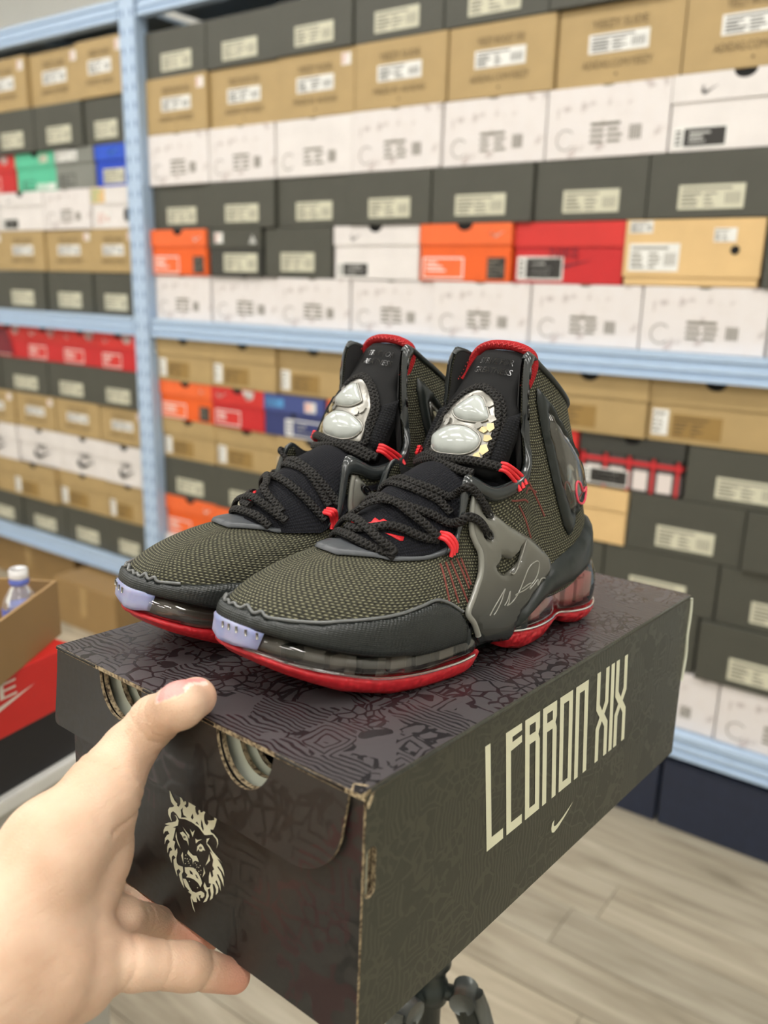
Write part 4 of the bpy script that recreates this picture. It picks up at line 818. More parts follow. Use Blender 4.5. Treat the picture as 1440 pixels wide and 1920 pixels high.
    ho = outl(hl+[(-.0125,0)],[(a,-b*float(np.interp(a,[-.01,.03,.06,.09,.14],[1,.86,.76,.71,.70]))) for a,b in hl],4)
    hb = ip([-.0125,0,.015,.03,.045,.054,.063,.076,.103,.12,.131,.137],[.008,.003,0,0,.003,.008,.003,0,0,.004,.011,.015]); ht = ip([-.0125,.009,.033,.052,.067,.097,.117,.137],[.010,.0095,.0105,.0120,.0115,.0135,.0155,.0190]); ha = ip([-.0125,0,.032,.049,.061,.077,.092,.106,.117,.137],[.046,.045,.0415,.0375,.0355,.0365,.0355,.0305,.0245,.0195])
    hm = lambda k: (lambda s: ht(s)+(ha(s)-ht(s))*k)
    hs = put('heel_outsole',stack(ho,[(.012,hb),(.0045,lambda s: hb(s)+.0006),(.001,lambda s: hb(s)+.004),(-.0008,lambda s: ht(s)-.0018),(.0004,ht),(.006,lambda s: ht(s)+.0003)]),'redk')
    hu = put('heel_air_unit',stack(ho,[(.003,hm(0)),(.0002,hm(.15)),(-.0008,hm(.42)),(.0004,hm(.7)),(.0035,hm(.92)),(.008,hm(1.))]),'air')
    put('welt',tubevf([(a,b,ht(a)+.0012) for a,b in offs(ho,.0004)][2:44],.0009),'air',hu)
    put('air_core',stack(offs(ho,-.008),[(.001,hm(.02)),(0,hm(.2)),(0,hm(.8)),(.004,hm(1.))]),'core2',hu)
    for s0 in (.115,.100,.086,.040,.026,.012): t0 = np.interp(s0,[p[0] for p in hl[::-1]],[p[1] for p in hl[::-1]])-.007; V,F = boxvf(s0-.0045,s0+.0045,t0-.003,t0+.0025,hm(.15)(s0),hm(.7)(s0),.0008); put('air_pillar',(V,F),'core2',hu,False)
    B = keyat(np.linspace(0,NK,113)[:-1])[:,0:3]
    lp = B[:,:2]; zB = B[:,2]; n = len(lp); V = []
    for ins,dz in ((.012,-.004),(.004,-.0035),(.0005,-.001),(.0015,.003),(.006,.006)): q = offs(lp,-ins); V += [(q[i][0],q[i][1],zB[i]+dz) for i in range(n)]
    F = [(i*n+j,(i+1)*n+j,(i+1)*n+(j+1)%n,i*n+(j+1)%n) for i in range(4) for j in range(n)]; F = F+[tuple(range(n)),tuple(range(4*n,5*n))[::-1]]
    if np.sum(lp[:,0]*np.roll(lp[:,1],-1)-np.roll(lp[:,0],-1)*lp[:,1]) > 0: F = [f[::-1] for f in F]
    put('midsole',(V,F),'midf')
    br = outl([(.098,.046),(.120,.0500),(.140,.0535),(.156,.0545),(.168,.0520)],[(.098,-.033),(.120,-.033),(.140,-.035),(.156,-.036),(.168,-.035)],5)
    put('shank_bridge',stack(br,[(.012,ip([.09,.17],[.010,.012])),(.004,ip([.09,.17],[.012,.014])),(.0006,ip([.09,.12,.17],[.017,.016,.022])),(.001,ip([.09,.17],[.030,.030])),(.006,ip([.09,.17],[.034,.034]))]),'midf')
    # ---- upper
    na,nh = 225,34; A,Hh = np.meshgrid(np.linspace(0,NK,na),np.linspace(0,1,nh),indexing='ij'); P = shell(A.ravel(),Hh.ravel())
    uv = np.stack([A.ravel()*.0235,0*A.ravel()],1); Pg = P.reshape(na,nh,3); ar = np.concatenate([np.zeros((na,1)),np.cumsum(np.linalg.norm(np.diff(Pg,axis=1),axis=2),axis=1)],1); uv[:,1] = ar.ravel()
    up = put('upper',(P,[f[::-1] for f in grid_faces(na,nh)],uv),'knit')
    A2,H2 = np.meshgrid(np.linspace(6.2,NK-6.2,120),np.linspace(.45,1.0,14),indexing='ij'); P2 = shell(A2.ravel(),H2.ravel())-shell_n(A2.ravel(),H2.ravel())*(.0015+.0035*np.sin(np.clip((1-H2.ravel())/.25,0,1)*math.pi*.9))[:,None]
    put('collar_lining',(P2,grid_faces(120,14),np.stack([A2.ravel()*.024,H2.ravel()*.1],1)),'inside')
    # pink stripes knitted into the upper
    for a in ([(4.17,.86),(4.56,.42)],[(4.40,.85),(4.93,.36)],[(4.63,.83),(5.31,.31)],[(4.95,.78),(5.42,.40)],[(5.18,.71),(5.53,.41)],[(7.72,.80),(8.05,.62),(8.38,.44)],[(7.49,.87),(8.0,.78),(8.4,.66)],[(8.3,.74),(9.35,.53)],[(8.9,.66),(9.60,.40)]):
        line('knit_stripe',a,'pink',.0007,.0002,parent=up,n=8,rh=.0004)
    # rubber rand round the forefoot with a scalloped toe
    rt = [(5.25,.16),(5.0,.27),(4.75,.34),(4.45,.41),(4.03,.465),(3.62,.42),(3.21,.36),(2.66,.30),(2.23,.25),(1.95,.21),(1.55,.172),(1.1,.142),(.94,.172),(.81,.142),(.66,.165),(.56,.182),(.44,.146),(.3,.145),(.156,.16),(0,.14),(-.16,.16),(-.3,.145),(-.44,.146),(-.56,.182),(-.66,.165),(-.81,.142),(-.94,.172),(-1.1,.142),(-1.55,.172),(-1.95,.21),(-2.3,.25),(-2.7,.29),(-3.2,.34),(-3.6,.38),(-4.0,.40),(-4.5,.36),(-5.0,.27),(-5.25,.16)]
    rd = sp('toe_rand',rt+[(-5.25,-.03),(-4,-.03),(-2,-.02),(0,-.02),(2,-.02),(4,-.03),(5.25,-.03)],'rand',-.0006,.0044,.0045,step=.0035)
    line('rand_lip',[(5.0,.275),(4.45,.415),(4.03,.47),(3.62,.425),(3.21,.365),(2.66,.305),(2.23,.255),(1.95,.215),(1.55,.177),(1.15,.147)],'lip',.0010,.0020,parent=rd)
    line('rand_lip',[(a,h+.004) for a,h in rt if abs(a) < 1.56],'lip',.0010,.0020,parent=rd,n=4)
    # frosted toe clip
    cl = [(1.12,-.02),(1.14,.02),(.8,.045),(.3,.055),(-.3,.055),(-.8,.045),(-1.14,.02),(-1.12,-.02),(-1.05,-.12),(-.5,-.14),(0,-.145),(.5,-.14),(1.05,-.12)]
    def clipf(a,h):
        q = shell(a,np.maximum(h,0)); d = np.minimum(h,0)[:,None]*np.array([[-.012,0,.075]]); return q+d
    V,F,UV = patchvf(cl,clipf,lambda a,h: shell_n(a,0*h+.02),(),ASC,.003,.0028,.0022,.003); tcp = put('toe_clip',(V,F,UV),'clip')
    for i in range(5): a = .15+.22*i; put('rib',tubevf(clipf(np.array([a,a+.02]),np.array([.02,-.03]))+shell_n(np.array([a,a]),np.array([.02,.02]))*.0052,.0007),'silver',tcp)
    # heel counter
    ct = [(7.15,-.04),(7.3,.05),(8.05,.115),(8.6,.135),(9.18,.145),(9.56,.165),(10.5,.200),(11.5,.238),(12.3,.275),(12.9,.315),(13.4,.325),(14,.30)]; hc = ct+[(NK-a,h) for a,h in ct[-2::-1]]+[(NK-8,-.03),(NK-9,.0),(NK-10,.012),(NK-11,.022),(NK-12,.03),(14,.04),(12,.03),(11,.022),(10,.012),(9,.0),(8,-.03)]
    sp('heel_counter',hc,'foam',-.0006,.0062,.007,step=.004)
    # smoky midfoot panels with signature
    wg = [(6.18,.886),(6.35,.895),(6.51,.870),(6.99,.800),(7.86,.569),(8.7,.36),(9.27,.247),(9.48,.195),(9.45,.155),(9.18,.132),(8.05,.115),(7.40,.075),(7.18,.0),(7.0,-.06),(5.75,-.05),(5.50,.03),(5.33,.139),(5.08,.252),(5.48,.361),(5.85,.435),(6.0,.538),(5.88,.629),(5.83,.705),(5.98,.795)]
    cut = [(6.56,.461),(6.72,.470),(6.85,.535),(7.0,.525),(7.2,.495),(7.4,.505),(7.68,.540),(7.45,.455),(6.82,.418)]
    e1 = lambda a,h,r=.0034: [(a+r/ASC[0]*math.cos(x),h+r/ASC[1]*math.sin(x)) for x in np.linspace(0,2*PI,13)[:-1]]
    for md in (False,True):
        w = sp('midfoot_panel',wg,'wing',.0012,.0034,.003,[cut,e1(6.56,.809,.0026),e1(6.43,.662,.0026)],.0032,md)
        fx = lambda l: [((NK-a) if md else a,h) for a,h in l]
        line('panel_rim',fx([(6.18,.886),(5.98,.795),(5.83,.705),(5.88,.629),(6.0,.538),(5.85,.435),(5.48,.361),(5.12,.255),(5.36,.139),(5.55,.03)]),'wing2',.0019,.0036,parent=w)
        for ee in ((6.56,.809),(6.43,.662)): line('eyelet',fx(e1(*ee,.0029)+e1(*ee,.0029)[:1]),'gloss',.0007,.0048,parent=w,n=2)
        for sg in ([(5.97,.157),(6.10,.19),(6.40,.258),(6.69,.327),(6.62,.30),(6.48,.244),(6.25,.18),(6.12,.155)],[(6.60,.215),(6.75,.25),(6.90,.308),(6.80,.235),(6.72,.214),(7.0,.235),(7.29,.272),(7.55,.33),(7.80,.371),(8.15,.35),(8.42,.298),(8.31,.250),(7.95,.235),(7.58,.246),(7.25,.265),(7.10,.264)],[(7.39,.274),(7.70,.262),(7.90,.241),(7.80,.215),(8.05,.215),(8.31,.211),(8.30,.17),(8.55,.18),(8.84,.153)],[(7.0,.43),(7.15,.41),(7.35,.45),(7.75,.57)]):
            line('embossed_line',fx(sg),'sig',.00045,.0046,parent=w,n=5)
    # ---- bootie, vamp plate and eyestays
    ss,qq = np.meshgrid(np.linspace(.221,.100,40),np.linspace(-1.05,1.05,31),indexing='ij'); P = bootie(ss.ravel(),qq.ravel())
    bt = put('inner_bootie',(P,grid_faces(40,31),np.stack([ss.ravel(),qq.ravel()*.036],1)),'boot')
    vp = [(0,.80),(.62,.815),(1.05,.822),(1.62,.895),(2.1,.945),(2.42,.965),(2.71,.945),(3.04,.968),(3.93,.955),(4.45,.930),(4.62,.98),(4.5,1.03)]; vpo = vp+[(3.4,1.03),(2,1.035),(1,1.03),(0,1.02)]
    full = vpo[:-1][::-1]; med_ = [(-a,h) for a,h in vp if a > 0]
    pl = sp('vamp_plate',[(-a,h) for a,h in vp[::-1] if a > 0]+vp+[(3.4,1.03),(2,1.035),(1,1.03),(0,1.02),(-1,1.03),(-2,1.035),(-3.4,1.03)],'plate',.0010,.0022,.002,step=.003)
    for md in (False,True):
        es = [(4.35,.925),(4.75,.895),(5.1,.868),(5.45,.845),(5.75,.86),(5.95,.885),(6.2,.895),(6.5,.905),(7.0,.905),(7.6,.905),(8.1,.895),(8.5,.885),(8.8,.895),(9.1,.915),(9.5,.93),(10,.95),(10.35,.965)]; et = [(10.35,1.012),(10,1.022),(9.5,1.02),(9,1.02),(8.5,1.02),(8.2,1.02),(7.5,1.02),(7,1.02),(6.4,1.03),(6,1.04),(5.6,1.03),(5.1,1.03),(4.5,1.03)]
        ey = sp('eyestay',es+et,'plast',.0010,.0042,.0032,step=.0028,med=md)
        for a0,a1,h0,h1 in ((9.0,9.14,.945,.985),(9.33,9.47,.955,.985),(9.66,9.8,.962,.988)): sp('eyestay_window',[(a0,h0),(a1,h0),(a1,h1),(a0,h1)],'gloss',.0044,.0014,0,step=.004,med=md,parent=ey)
        rim = [(9.9,1.0),(10.4,1.0),(11,1.0),(12,1.0),(13,1.0),(14,1.0)]; line('collar_rim',[((NK-a) if md else a,h) for a,h in rim],'foam',.0021,.0004)
        # heel lens with frame
        lf = [(10.45,.875),(10.75,.868),(11.05,.84),(11.54,.773),(12.1,.70),(12.75,.60),(12.85,.50),(12.6,.43),(12.0,.395),(11.3,.345),(10.95,.28),(10.75,.275),(10.55,.33),(10.43,.42),(10.36,.545),(10.30,.70),(10.32,.82)]; li = [(10.85,.80),(11.3,.745),(11.8,.69),(12.4,.60),(12.5,.52),(12.25,.455),(11.6,.41),(11.25,.375),(10.98,.385),(10.85,.46),(10.70,.572),(10.66,.70),(10.72,.78)]
        fr = sp('lens_frame',lf,'foam',.0008,.0034,.003,[li],.003,md)
        sp('lens_backing',li,'core',.0003,.0005,0,step=.004,med=md,parent=fr); sp('heel_lens',li,'lens',.0012,.0042,.007,step=.0035,med=md)
        line('check_mark_logo',[((NK-a) if md else a,h) for a,h in [(12.15,.485),(11.9,.470),(11.74,.470),(11.62,.505),(11.42,.508),(11.28,.47),(11.30,.425),(11.50,.410),(11.75,.420),(12.1,.475)]],'pinkg',.0008,.0056,parent=fr,n=6)
    # ---- tongue with stone badge
    half_ = [(.036,0),(.037,.15),(.0365,.35),(.0335,.52),(.0295,.60),(.0288,.75),(.0270,.86),(.0225,.93),(.0130,.960)]
    tg = put('tongue',patchvf(half_+[(0,.966)]+[(-a,b) for a,b in half_[::-1]],tongue,tong_n,(),(1,.085),.0035,-.0075,.0075,.004),'neo')
    edge = [(.0290,.70),(.0286,.78),(.0272,.86),(.0228,.932),(.0130,.964),(0,.970)]; line('tongue_trim',edge+[(-a,b) for a,b in edge[-2::-1]],'redt',.0030,-.0008,tongue,tong_n,tg,8,.0036)
    zz = cr(edge+[(-a,b) for a,b in edge[-2::-1]],6); zz = [(a*(1 if i%2 else .90),b*(1 if i%2 else .978)) for i,(a,b) in enumerate(zz)]; line('zigzag_stitch',zz,'stitch',.00035,.0024,tongue,tong_n,tg,1)
    for sg in (1,-1): put('side_pad',patchvf([(sg*.0275,.10),(sg*.0355,.06),(sg*.0362,.34),(sg*.0335,.50),(sg*.0255,.42)],tongue,tong_n,(),(1,.085),.003,.0002,.0030,.004),'pad',tg)
    bo = [(.002,.625),(.010,.60),(.0175,.545),(.0232,.42),(.0258,.25),(.0258,.08),(-.0225,.08),(-.0225,.25),(-.0205,.40),(-.0135,.52),(-.0055,.595)]
    bd = put('stone_badge',patchvf(bo,tongue,tong_n,(),(1,.085),.0025,.0002,.0014,.0014),'silver',tg)
    line('badge_binding',bo[5:]+bo[:6],'lace',.0024,.0014,tongue,tong_n,tg,5,.0016); line('badge_binding',[(-a if False else a*1.14,b*1.03) for a,b in bo[6:]+bo[:5]],'lace',.0016,.0010,tongue,tong_n,tg,5,.0012)
    for nm,pts,hh in (('pearl_stone',[(.0005,.548),(.0060,.552),(.0105,.52),(.0182,.415),(.0160,.365),(.0080,.345),(-.0030,.350),(-.0105,.40),(-.0095,.44)],.0048),('pearl_stone',[(-.0205,.175),(-.0195,.225),(-.0125,.268),(-.003,.30),(.0065,.305),(.0165,.262),(.0195,.205),(.0175,.145),(.0115,.105),(.0020,.090),(-.0085,.088),(-.0165,.115)],.0052)):
        put(nm,patchvf(cr(pts,4,True),tongue,tong_n,(),(1,.085),.0016,.0012,hh,.0095,edge=.05),'pearl',bd); line('stone_bezel',pts+pts[:1],'silver',.0007,.0022,tongue,tong_n,bd,4)
    rg = random.Random(5)
    for (t_,r_),m_ in zip([(.0215,.33),(.0200,.40),(.0225,.25),(.0228,.17),(.0140,.330),(.0185,.300),(-.0150,.345),(-.0110,.315),(.0205,.11),(.0150,.50)],['gold','silver','gold','gold','silver','gold','silver','silver','gold','silver']):
        q = [(t_+.0026*math.cos(x)*rg.uniform(.7,1.3),r_+.032*math.sin(x)*rg.uniform(.7,1.3)) for x in np.linspace(0,2*PI,6)[:-1]]; put('facet',patchvf(q,tongue,tong_n,(),(1,.085),None,.0014,.0016,0),m_,bd,False)
    for s_txt,r0,w_ in (('STRIVE FOR',.835,.027),('GREATNESS',.765,.030)):
        V,F = textvf(s_txt); lo,hi = V.min(0),V.max(0); k = -1
        a = (V[:,0]-(lo[0]+hi[0])/2)/(hi[0]-lo[0])*w_+.003; b = r0+(V[:,1]-lo[1])/(hi[1]-lo[1])*.044-.022
        a = a*1.0; aa = a if sd > 0 else -a
        Pt = tongue(aa,b)+tong_n(aa,b)*.0013; put('embossed_lettering',(Pt,[f for f in F] if sd > 0 else [f[::-1] for f in F]),'gloss',tg,False)
    # red crown emblem on the bootie
    em = [(.2019,-.46),(.2039,-.22),(.2033,-.01),(.2040,.16),(.2012,.25),(.1981,.23),(.1979,.35),(.1957,.38),(.1948,.47),(.1925,.54),(.1947,.57),(.1977,.46),(.2010,.40),(.2044,.33),(.2052,.18),(.2056,-.05),(.2050,-.30)]
    for e in (em,[(.2002,.61),(.1955,.73),(.1922,.78),(.1941,.82),(.1958,.81),(.1986,.70)]): put('emblem',patchvf(e,bootie,boot_n,(),(1,.036),.003,.0002,.0009,.0008),'redl',bt)
    # ---- laces
    def lace(name,b_pts=(),s_pts=(),t_pts=(),pre=(),m='lace',r=.0029,lift=.0024):
        P,Nn_ = [],[]
        for q in pre: P.append(shell(*q)[0]+shell_n(*q)[0]*q_off); Nn_.append(shell_n(*q)[0])
        for q in b_pts: P.append(bootie(*q)[0]+boot_n(np.array([q[0]]),np.array([q[1]]))[0]*lift); Nn_.append(boot_n(np.array([q[0]]),np.array([q[1]]))[0])
        for q in t_pts: P.append(tongue(*q)[0]+tong_n(np.array([q[0]]),np.array([q[1]]))[0]*.0032); Nn_.append(tong_n(np.array([q[0]]),np.array([q[1]]))[0])
        for q in s_pts: P.append(shell(q[0],q[1])[0]+shell_n(q[0],q[1])[0]*q[2]); Nn_.append(shell_n(q[0],q[1])[0])
        P = cr(P,6); Nn_ = cr(Nn_,6); return put(name,tubevf(P,r,.0017,Nn_,10),m)
    q_off = .006
    lace('shoelace',[(.1640,-.95),(.1690,-.55),(.1708,-.08),(.1693,.27),(.1636,.52),(.1571,.70)],[(5.75,1.03,.006),(6.05,.935,.0075),(6.30,.865,.0070),(6.50,.82,.0055),(6.60,.80,.0015)])
    lace('shoelace',[(.1700,-.9),(.1715,-.42),(.1742,.12),(.1689,.47),(.1640,.66),(.1610,.84)],lift=.0016)
    lace('shoelace',[(.1760,-.98),(.1830,-.6),(.1862,-.12),(.1855,.27),(.1801,.52),(.1724,.72),(.1660,.88)],[(5.30,.985,.0060),(5.62,.86,.0080),(6.0,.745,.0075),(6.30,.685,.0055),(6.46,.655,.0015)])
    lace('shoelace',[(.1990,-.75),(.1979,-.18),(.1934,-.04),(.1885,.15),(.1855,.35),(.1833,.57),(.1792,.76),(.1756,.92)],lift=.0042)
    lace('shoelace',[(.2000,-.9),(.2045,-.40),(.2049,-.02),(.2062,.42),(.2058,.72),(.2035,.94)],[(2.60,.985,.0045),(2.75,.97,.0020)],lift=.0046)
    lace('shoelace',[(.2090,-.2),(.2087,.16),(.2035,.42),(.1969,.55),(.1909,.70),(.1837,.85),(.1751,.94)],lift=.0026)
    lace('shoelace',[(.2100,-.95),(.2114,-.57),(.2134,.11),(.2124,.62),(.2093,.88),(.2045,.97)],lift=.0022)
    lace('shoelace',t_pts=[(-.036,.02),(-.0300,.035),(-.0175,.060),(-.0020,.030),(.0130,-.0),(.0230,-.0)])
    lace('shoelace',t_pts=[(-.0330,.0),(-.0200,.025),(-.0040,.050),(.0090,.064),(.0200,.080),(.0290,.085),(.0360,.085)])
    for md in (1,-1):
        for k in range(3):
            d = (k-1)*.0020; P = [bootie(.1750+d,md*.95)[0]+[0,0,.004],bootie(.1735+d,md*1.0)[0]+[0,md*.004,.006],shell(4.70-k*.12 if md > 0 else NK-4.70+k*.12,1.0)[0]+[0,md*.005,.002],shell(4.72-k*.12 if md > 0 else NK-4.72+k*.12,.94)[0]+[0,md*.004,-.001]]
            put('lace_loop',tubevf(cr(P,5),.0013),'redl')
            P = [tongue(md*.0365,.085+k*.022)[0]+[.004,0,0],tongue(md*.0395,.075+k*.022)[0]+[.004,md*.001,.001],shell(7.55+k*.12 if md > 0 else NK-7.55-k*.12,1.0)[0]+[.001,md*.003,.001],shell(7.58+k*.12 if md > 0 else NK-7.58-k*.12,.95)[0]+[0,md*.006,-.001]]
            put('lace_loop',tubevf(cr(P,5),.0013),'redl')
    return root
def shoe_matrix(hx,hy,yaw):
    c,s = math.cos(yaw),math.sin(yaw)
    return BOXM@Matrix(((-c,-s,0,hx),(s,-c,0,hy),(0,0,1,.0004),(0,0,0,1)))
make_shoe(shoe_matrix(.312,.068,math.radians(10)),1,'olive knit high-top sneaker nearer the lettering side of the box')
make_shoe(shoe_matrix(.3085,.1596,math.radians(9.5)),-1,'olive knit high-top sneaker farther from the box lettering, partly hidden')
# ---------------------------------------------------------------- the hand
HJ = dict(tt=(-0.0044,0.1144,0.0106,0.0108), ti2=(-0.0178,0.1104,0.0122,0.0116), ti=(-0.0150,0.1366,-0.0061,0.0124), tp=(-0.0260,0.1457,-0.0234,0.0138), tm=(-0.0452,0.1404,-0.0365,0.0162), tc=(-0.0756,0.1376,-0.0539,0.0210), w1=(-0.0452,0.1409,-0.0535,0.0146), w2=(-0.0483,0.1462,-0.0721,0.0168), w3=(-0.0610,0.1458,-0.0854,0.0200), wr=(-0.1289,0.1248,-0.0917,0.0300), fa=(-0.1686,0.1147,-0.0978,0.0320), p1=(-0.0882,0.1391,-0.0931,0.0270), p2=(-0.0747,0.1241,-0.1116,0.0200), p3=(-0.1000,0.1183,-0.1011,0.0260), hy=(-0.0793,0.1120,-0.1156,0.0165), a0=(-0.0432,0.1701,-0.1019,0.0130), a1=(-0.0017,0.2078,-0.1530,0.0100), a2=(0.0028,0.1816,-0.1515,0.0096), a3=(0.0076,0.1567,-0.1500,0.0085), b0=(-0.0544,0.1522,-0.1085,0.0140), b1=(-0.0375,0.1382,-0.1166,0.0110), b2=(0.0014,0.1526,-0.1520,0.0103), b3=(0.0091,0.1256,-0.1500,0.0088), c0=(-0.0669,0.1323,-0.1164,0.0150), c1=(-0.0512,0.1085,-0.1195,0.0128), c2=(-0.0260,0.0976,-0.1312,0.0118), c3=(0.0001,0.0892,-0.1500,0.0088))
HB = [('palm', [('wr', 'p1', 0.012), ('fa', 'wr', 0.02), ('p1', 'w3', 0.014), ('w3', 'tc', 0.014), ('p1', 'p3', 0.014), ('p3', 'wr', 0.014), ('p2', 'p1', 0.012), ('p2', 'hy', 0.01), ('w3', 'w2', 0.012), ('w2', 'w1', 0.01), ('w1', 'tm', 0.008), ('tc', 'tm', 0.012), ('wr', 'tc', 0.016), ('a0', 'w2', 0.01), ('b0', 'w3', 0.012), ('c0', 'p2', 0.012), ('a0', 'b0', 0.01), ('b0', 'c0', 0.01)]), ('thumb', [('tm', 'tp', 0.008), ('tp', 'ti', 0.006), ('ti', 'ti2', 0.006), ('ti2', 'tt', 0.005)]), ('f1', [('a0', 'a1', 0.006), ('a1', 'a2', 0.004), ('a2', 'a3', 0.004)]), ('f2', [('b0', 'b1', 0.006), ('b1', 'b2', 0.004), ('b2', 'b3', 0.004)]), ('f3', [('c0', 'c1', 0.006), ('c1', 'c2', 0.004), ('c2', 'c3', 0.004)])]
def hand_mesh(res=.0014):
    """continuous hand surface: smooth union of tapered bones, polygonised with surface nets (box-local metres)"""
    P = {k:np.array(v[:3]) for k,v in HJ.items()}; R = {k:v[3] for k,v in HJ.items()}
    allp = np.array(list(P.values())); lo = allp.min(0)-.04; hi = allp.max(0)+.035
    n = np.ceil((hi-lo)/res).astype(int)+1
    ax = [lo[i]+np.arange(n[i])*res for i in range(3)]; X,Y,Z = [g.astype(np.float32) for g in np.meshgrid(*ax,indexing='ij')]
    def cone(a,b):
        A,B = P[a],P[b]; d = B-A; L2 = d@d; t = np.clip(((X-A[0])*d[0]+(Y-A[1])*d[1]+(Z-A[2])*d[2])/L2,0,1)
        return np.sqrt((X-A[0]-t*d[0])**2+(Y-A[1]-t*d[1])**2+(Z-A[2]-t*d[2])**2)-(R[a]+(R[b]-R[a])*t)
    def smin(a,b,k):
        h = np.clip(.5+.5*(b-a)/k,0,1); return b+(a-b)*h-k*h*(1-h)
    G = {}
    for g,bs in HB:
        D = None
        for a,b,k in bs: c = cone(a,b); D = c if D is None else smin(D,c,k)
        G[g] = D
    D = None
    for g,k in (('thumb',.010),('f1',.008),('f2',.008),('f3',.008)):
        c = smin(G['palm'],G[g],k); D = c if D is None else np.minimum(D,c)
    # naive surface nets
    s = D < 0; nx,ny,nz = D.shape
    cs = [s[i:nx-1+i,j:ny-1+j,k:nz-1+k] for i in (0,1) for j in (0,1) for k in (0,1)]; cnt = sum(c.astype(np.int8) for c in cs); act = (cnt > 0)&(cnt < 8)
    idx = -np.ones(act.shape,int); ii = np.argwhere(act); idx[act] = np.arange(len(ii))
    acc = np.zeros((len(ii),3)); num = np.zeros(len(ii)); cor = [(i,j,k) for i in (0,1) for j in (0,1) for k in (0,1)]
    for a in range(8):
        for b in range(a+1,8):
            ca,cb = np.array(cor[a]),np.array(cor[b])
            if np.abs(ca-cb).sum() != 1: continue
            da = D[ii[:,0]+ca[0],ii[:,1]+ca[1],ii[:,2]+ca[2]]; db = D[ii[:,0]+cb[0],ii[:,1]+cb[1],ii[:,2]+cb[2]]; m = (da < 0) != (db < 0)
            t = np.where(m,da/(da-db+1e-12),0); acc += np.where(m[:,None],ca+t[:,None]*(cb-ca),0); num += m
    V = (ii+acc/num[:,None])*res+lo; F = []
    for axis in range(3):
        o1,o2 = [(1,2),(2,0),(0,1)][axis]; sl0 = [slice(None)]*3; sl1 = [slice(None)]*3; sl0[axis] = slice(0,-1); sl1[axis] = slice(1,None)
        e = np.argwhere(s[tuple(sl0)] != s[tuple(sl1)]); e = e[(e[:,o1] > 0)&(e[:,o2] > 0)&(e[:,o1] < D.shape[o1]-1)&(e[:,o2] < D.shape[o2]-1)]
        u = np.zeros(3,int); u[o1] = 1; w = np.zeros(3,int); w[o2] = 1
        q = np.stack([idx[tuple((e-u-w).T)],idx[tuple((e-w).T)],idx[tuple(e.T)],idx[tuple((e-u).T)]],1); flip = s[tuple(e.T)]
        q[~flip] = q[~flip][:,::-1]; F.append(q)
    F = np.concatenate(F); F = F[(F >= 0).all(1)]
    for _ in range(3):       # light smoothing
        A = np.zeros_like(V); c = np.zeros(len(V))
        for a,b in ((0,1),(1,2),(2,3),(3,0)):
            np.add.at(A,F[:,a],V[F[:,b]]); np.add.at(A,F[:,b],V[F[:,a]]); np.add.at(c,F[:,a],1); np.add.at(c,F[:,b],1)
        V = V*.5+.5*A/c[:,None]
    return V,F,P,R
def skin_mat():
    t = NT('skin'); tc = t.n('ShaderNodeTexCoord'); n1 = t.n('ShaderNodeTexNoise',i_Scale=38.0,i_Detail=3.0); t.l(tc.outputs['Object'],n1.inputs[0])
    at = t.n('ShaderNodeAttribute',attribute_name='tint'); sp = t.n('ShaderNodeSeparateColor'); t.l(at.outputs['Color'],sp.inputs[0])
    c = t.ramp(n1.outputs[0],[(.3,srgb(208,172,145)),(.7,srgb(224,192,166))]); c = t.mix(t.math('MULTIPLY',sp.outputs[0],.75),c,srgb(206,124,104)); c = t.mix(sp.outputs[1],c,srgb(224,158,152)); c = t.mix(sp.outputs[2],c,srgb(232,212,200))
    t.l(c,t.b.inputs['Base Color']); t.b.inputs['Roughness'].default_value = .5; t.l(t.math('SUBTRACT',.50,t.math('MULTIPLY',t.math('MAXIMUM',sp.outputs[1],sp.outputs[2]),.16)),t.b.inputs['Roughness'])
    t.b.inputs['Subsurface Weight'].default_value = .22; t.b.inputs['Subsurface Radius'].default_value = (1,.38,.22); t.b.inputs['Subsurface Scale'].default_value = .004
    mp = t.n('ShaderNodeMapping'); mp.inputs['Rotation'].default_value = (.3,.5,.9); mp.inputs['Scale'].default_value = (60,260,160); t.l(tc.outputs['Object'],mp.inputs[0])
    n2 = t.n('ShaderNodeTexNoise',i_Scale=1.0,i_Detail=5.0); t.l(mp.outputs[0],n2.inputs[0]); n3 = t.n('ShaderNodeTexVoronoi',i_Scale=900.0); t.l(tc.outputs['Object'],n3.inputs[0])
    t.bump(t.math('ADD',n2.outputs[0],t.math('MULTIPLY',n3.outputs[0],.25)),.34,.0026); return t.m
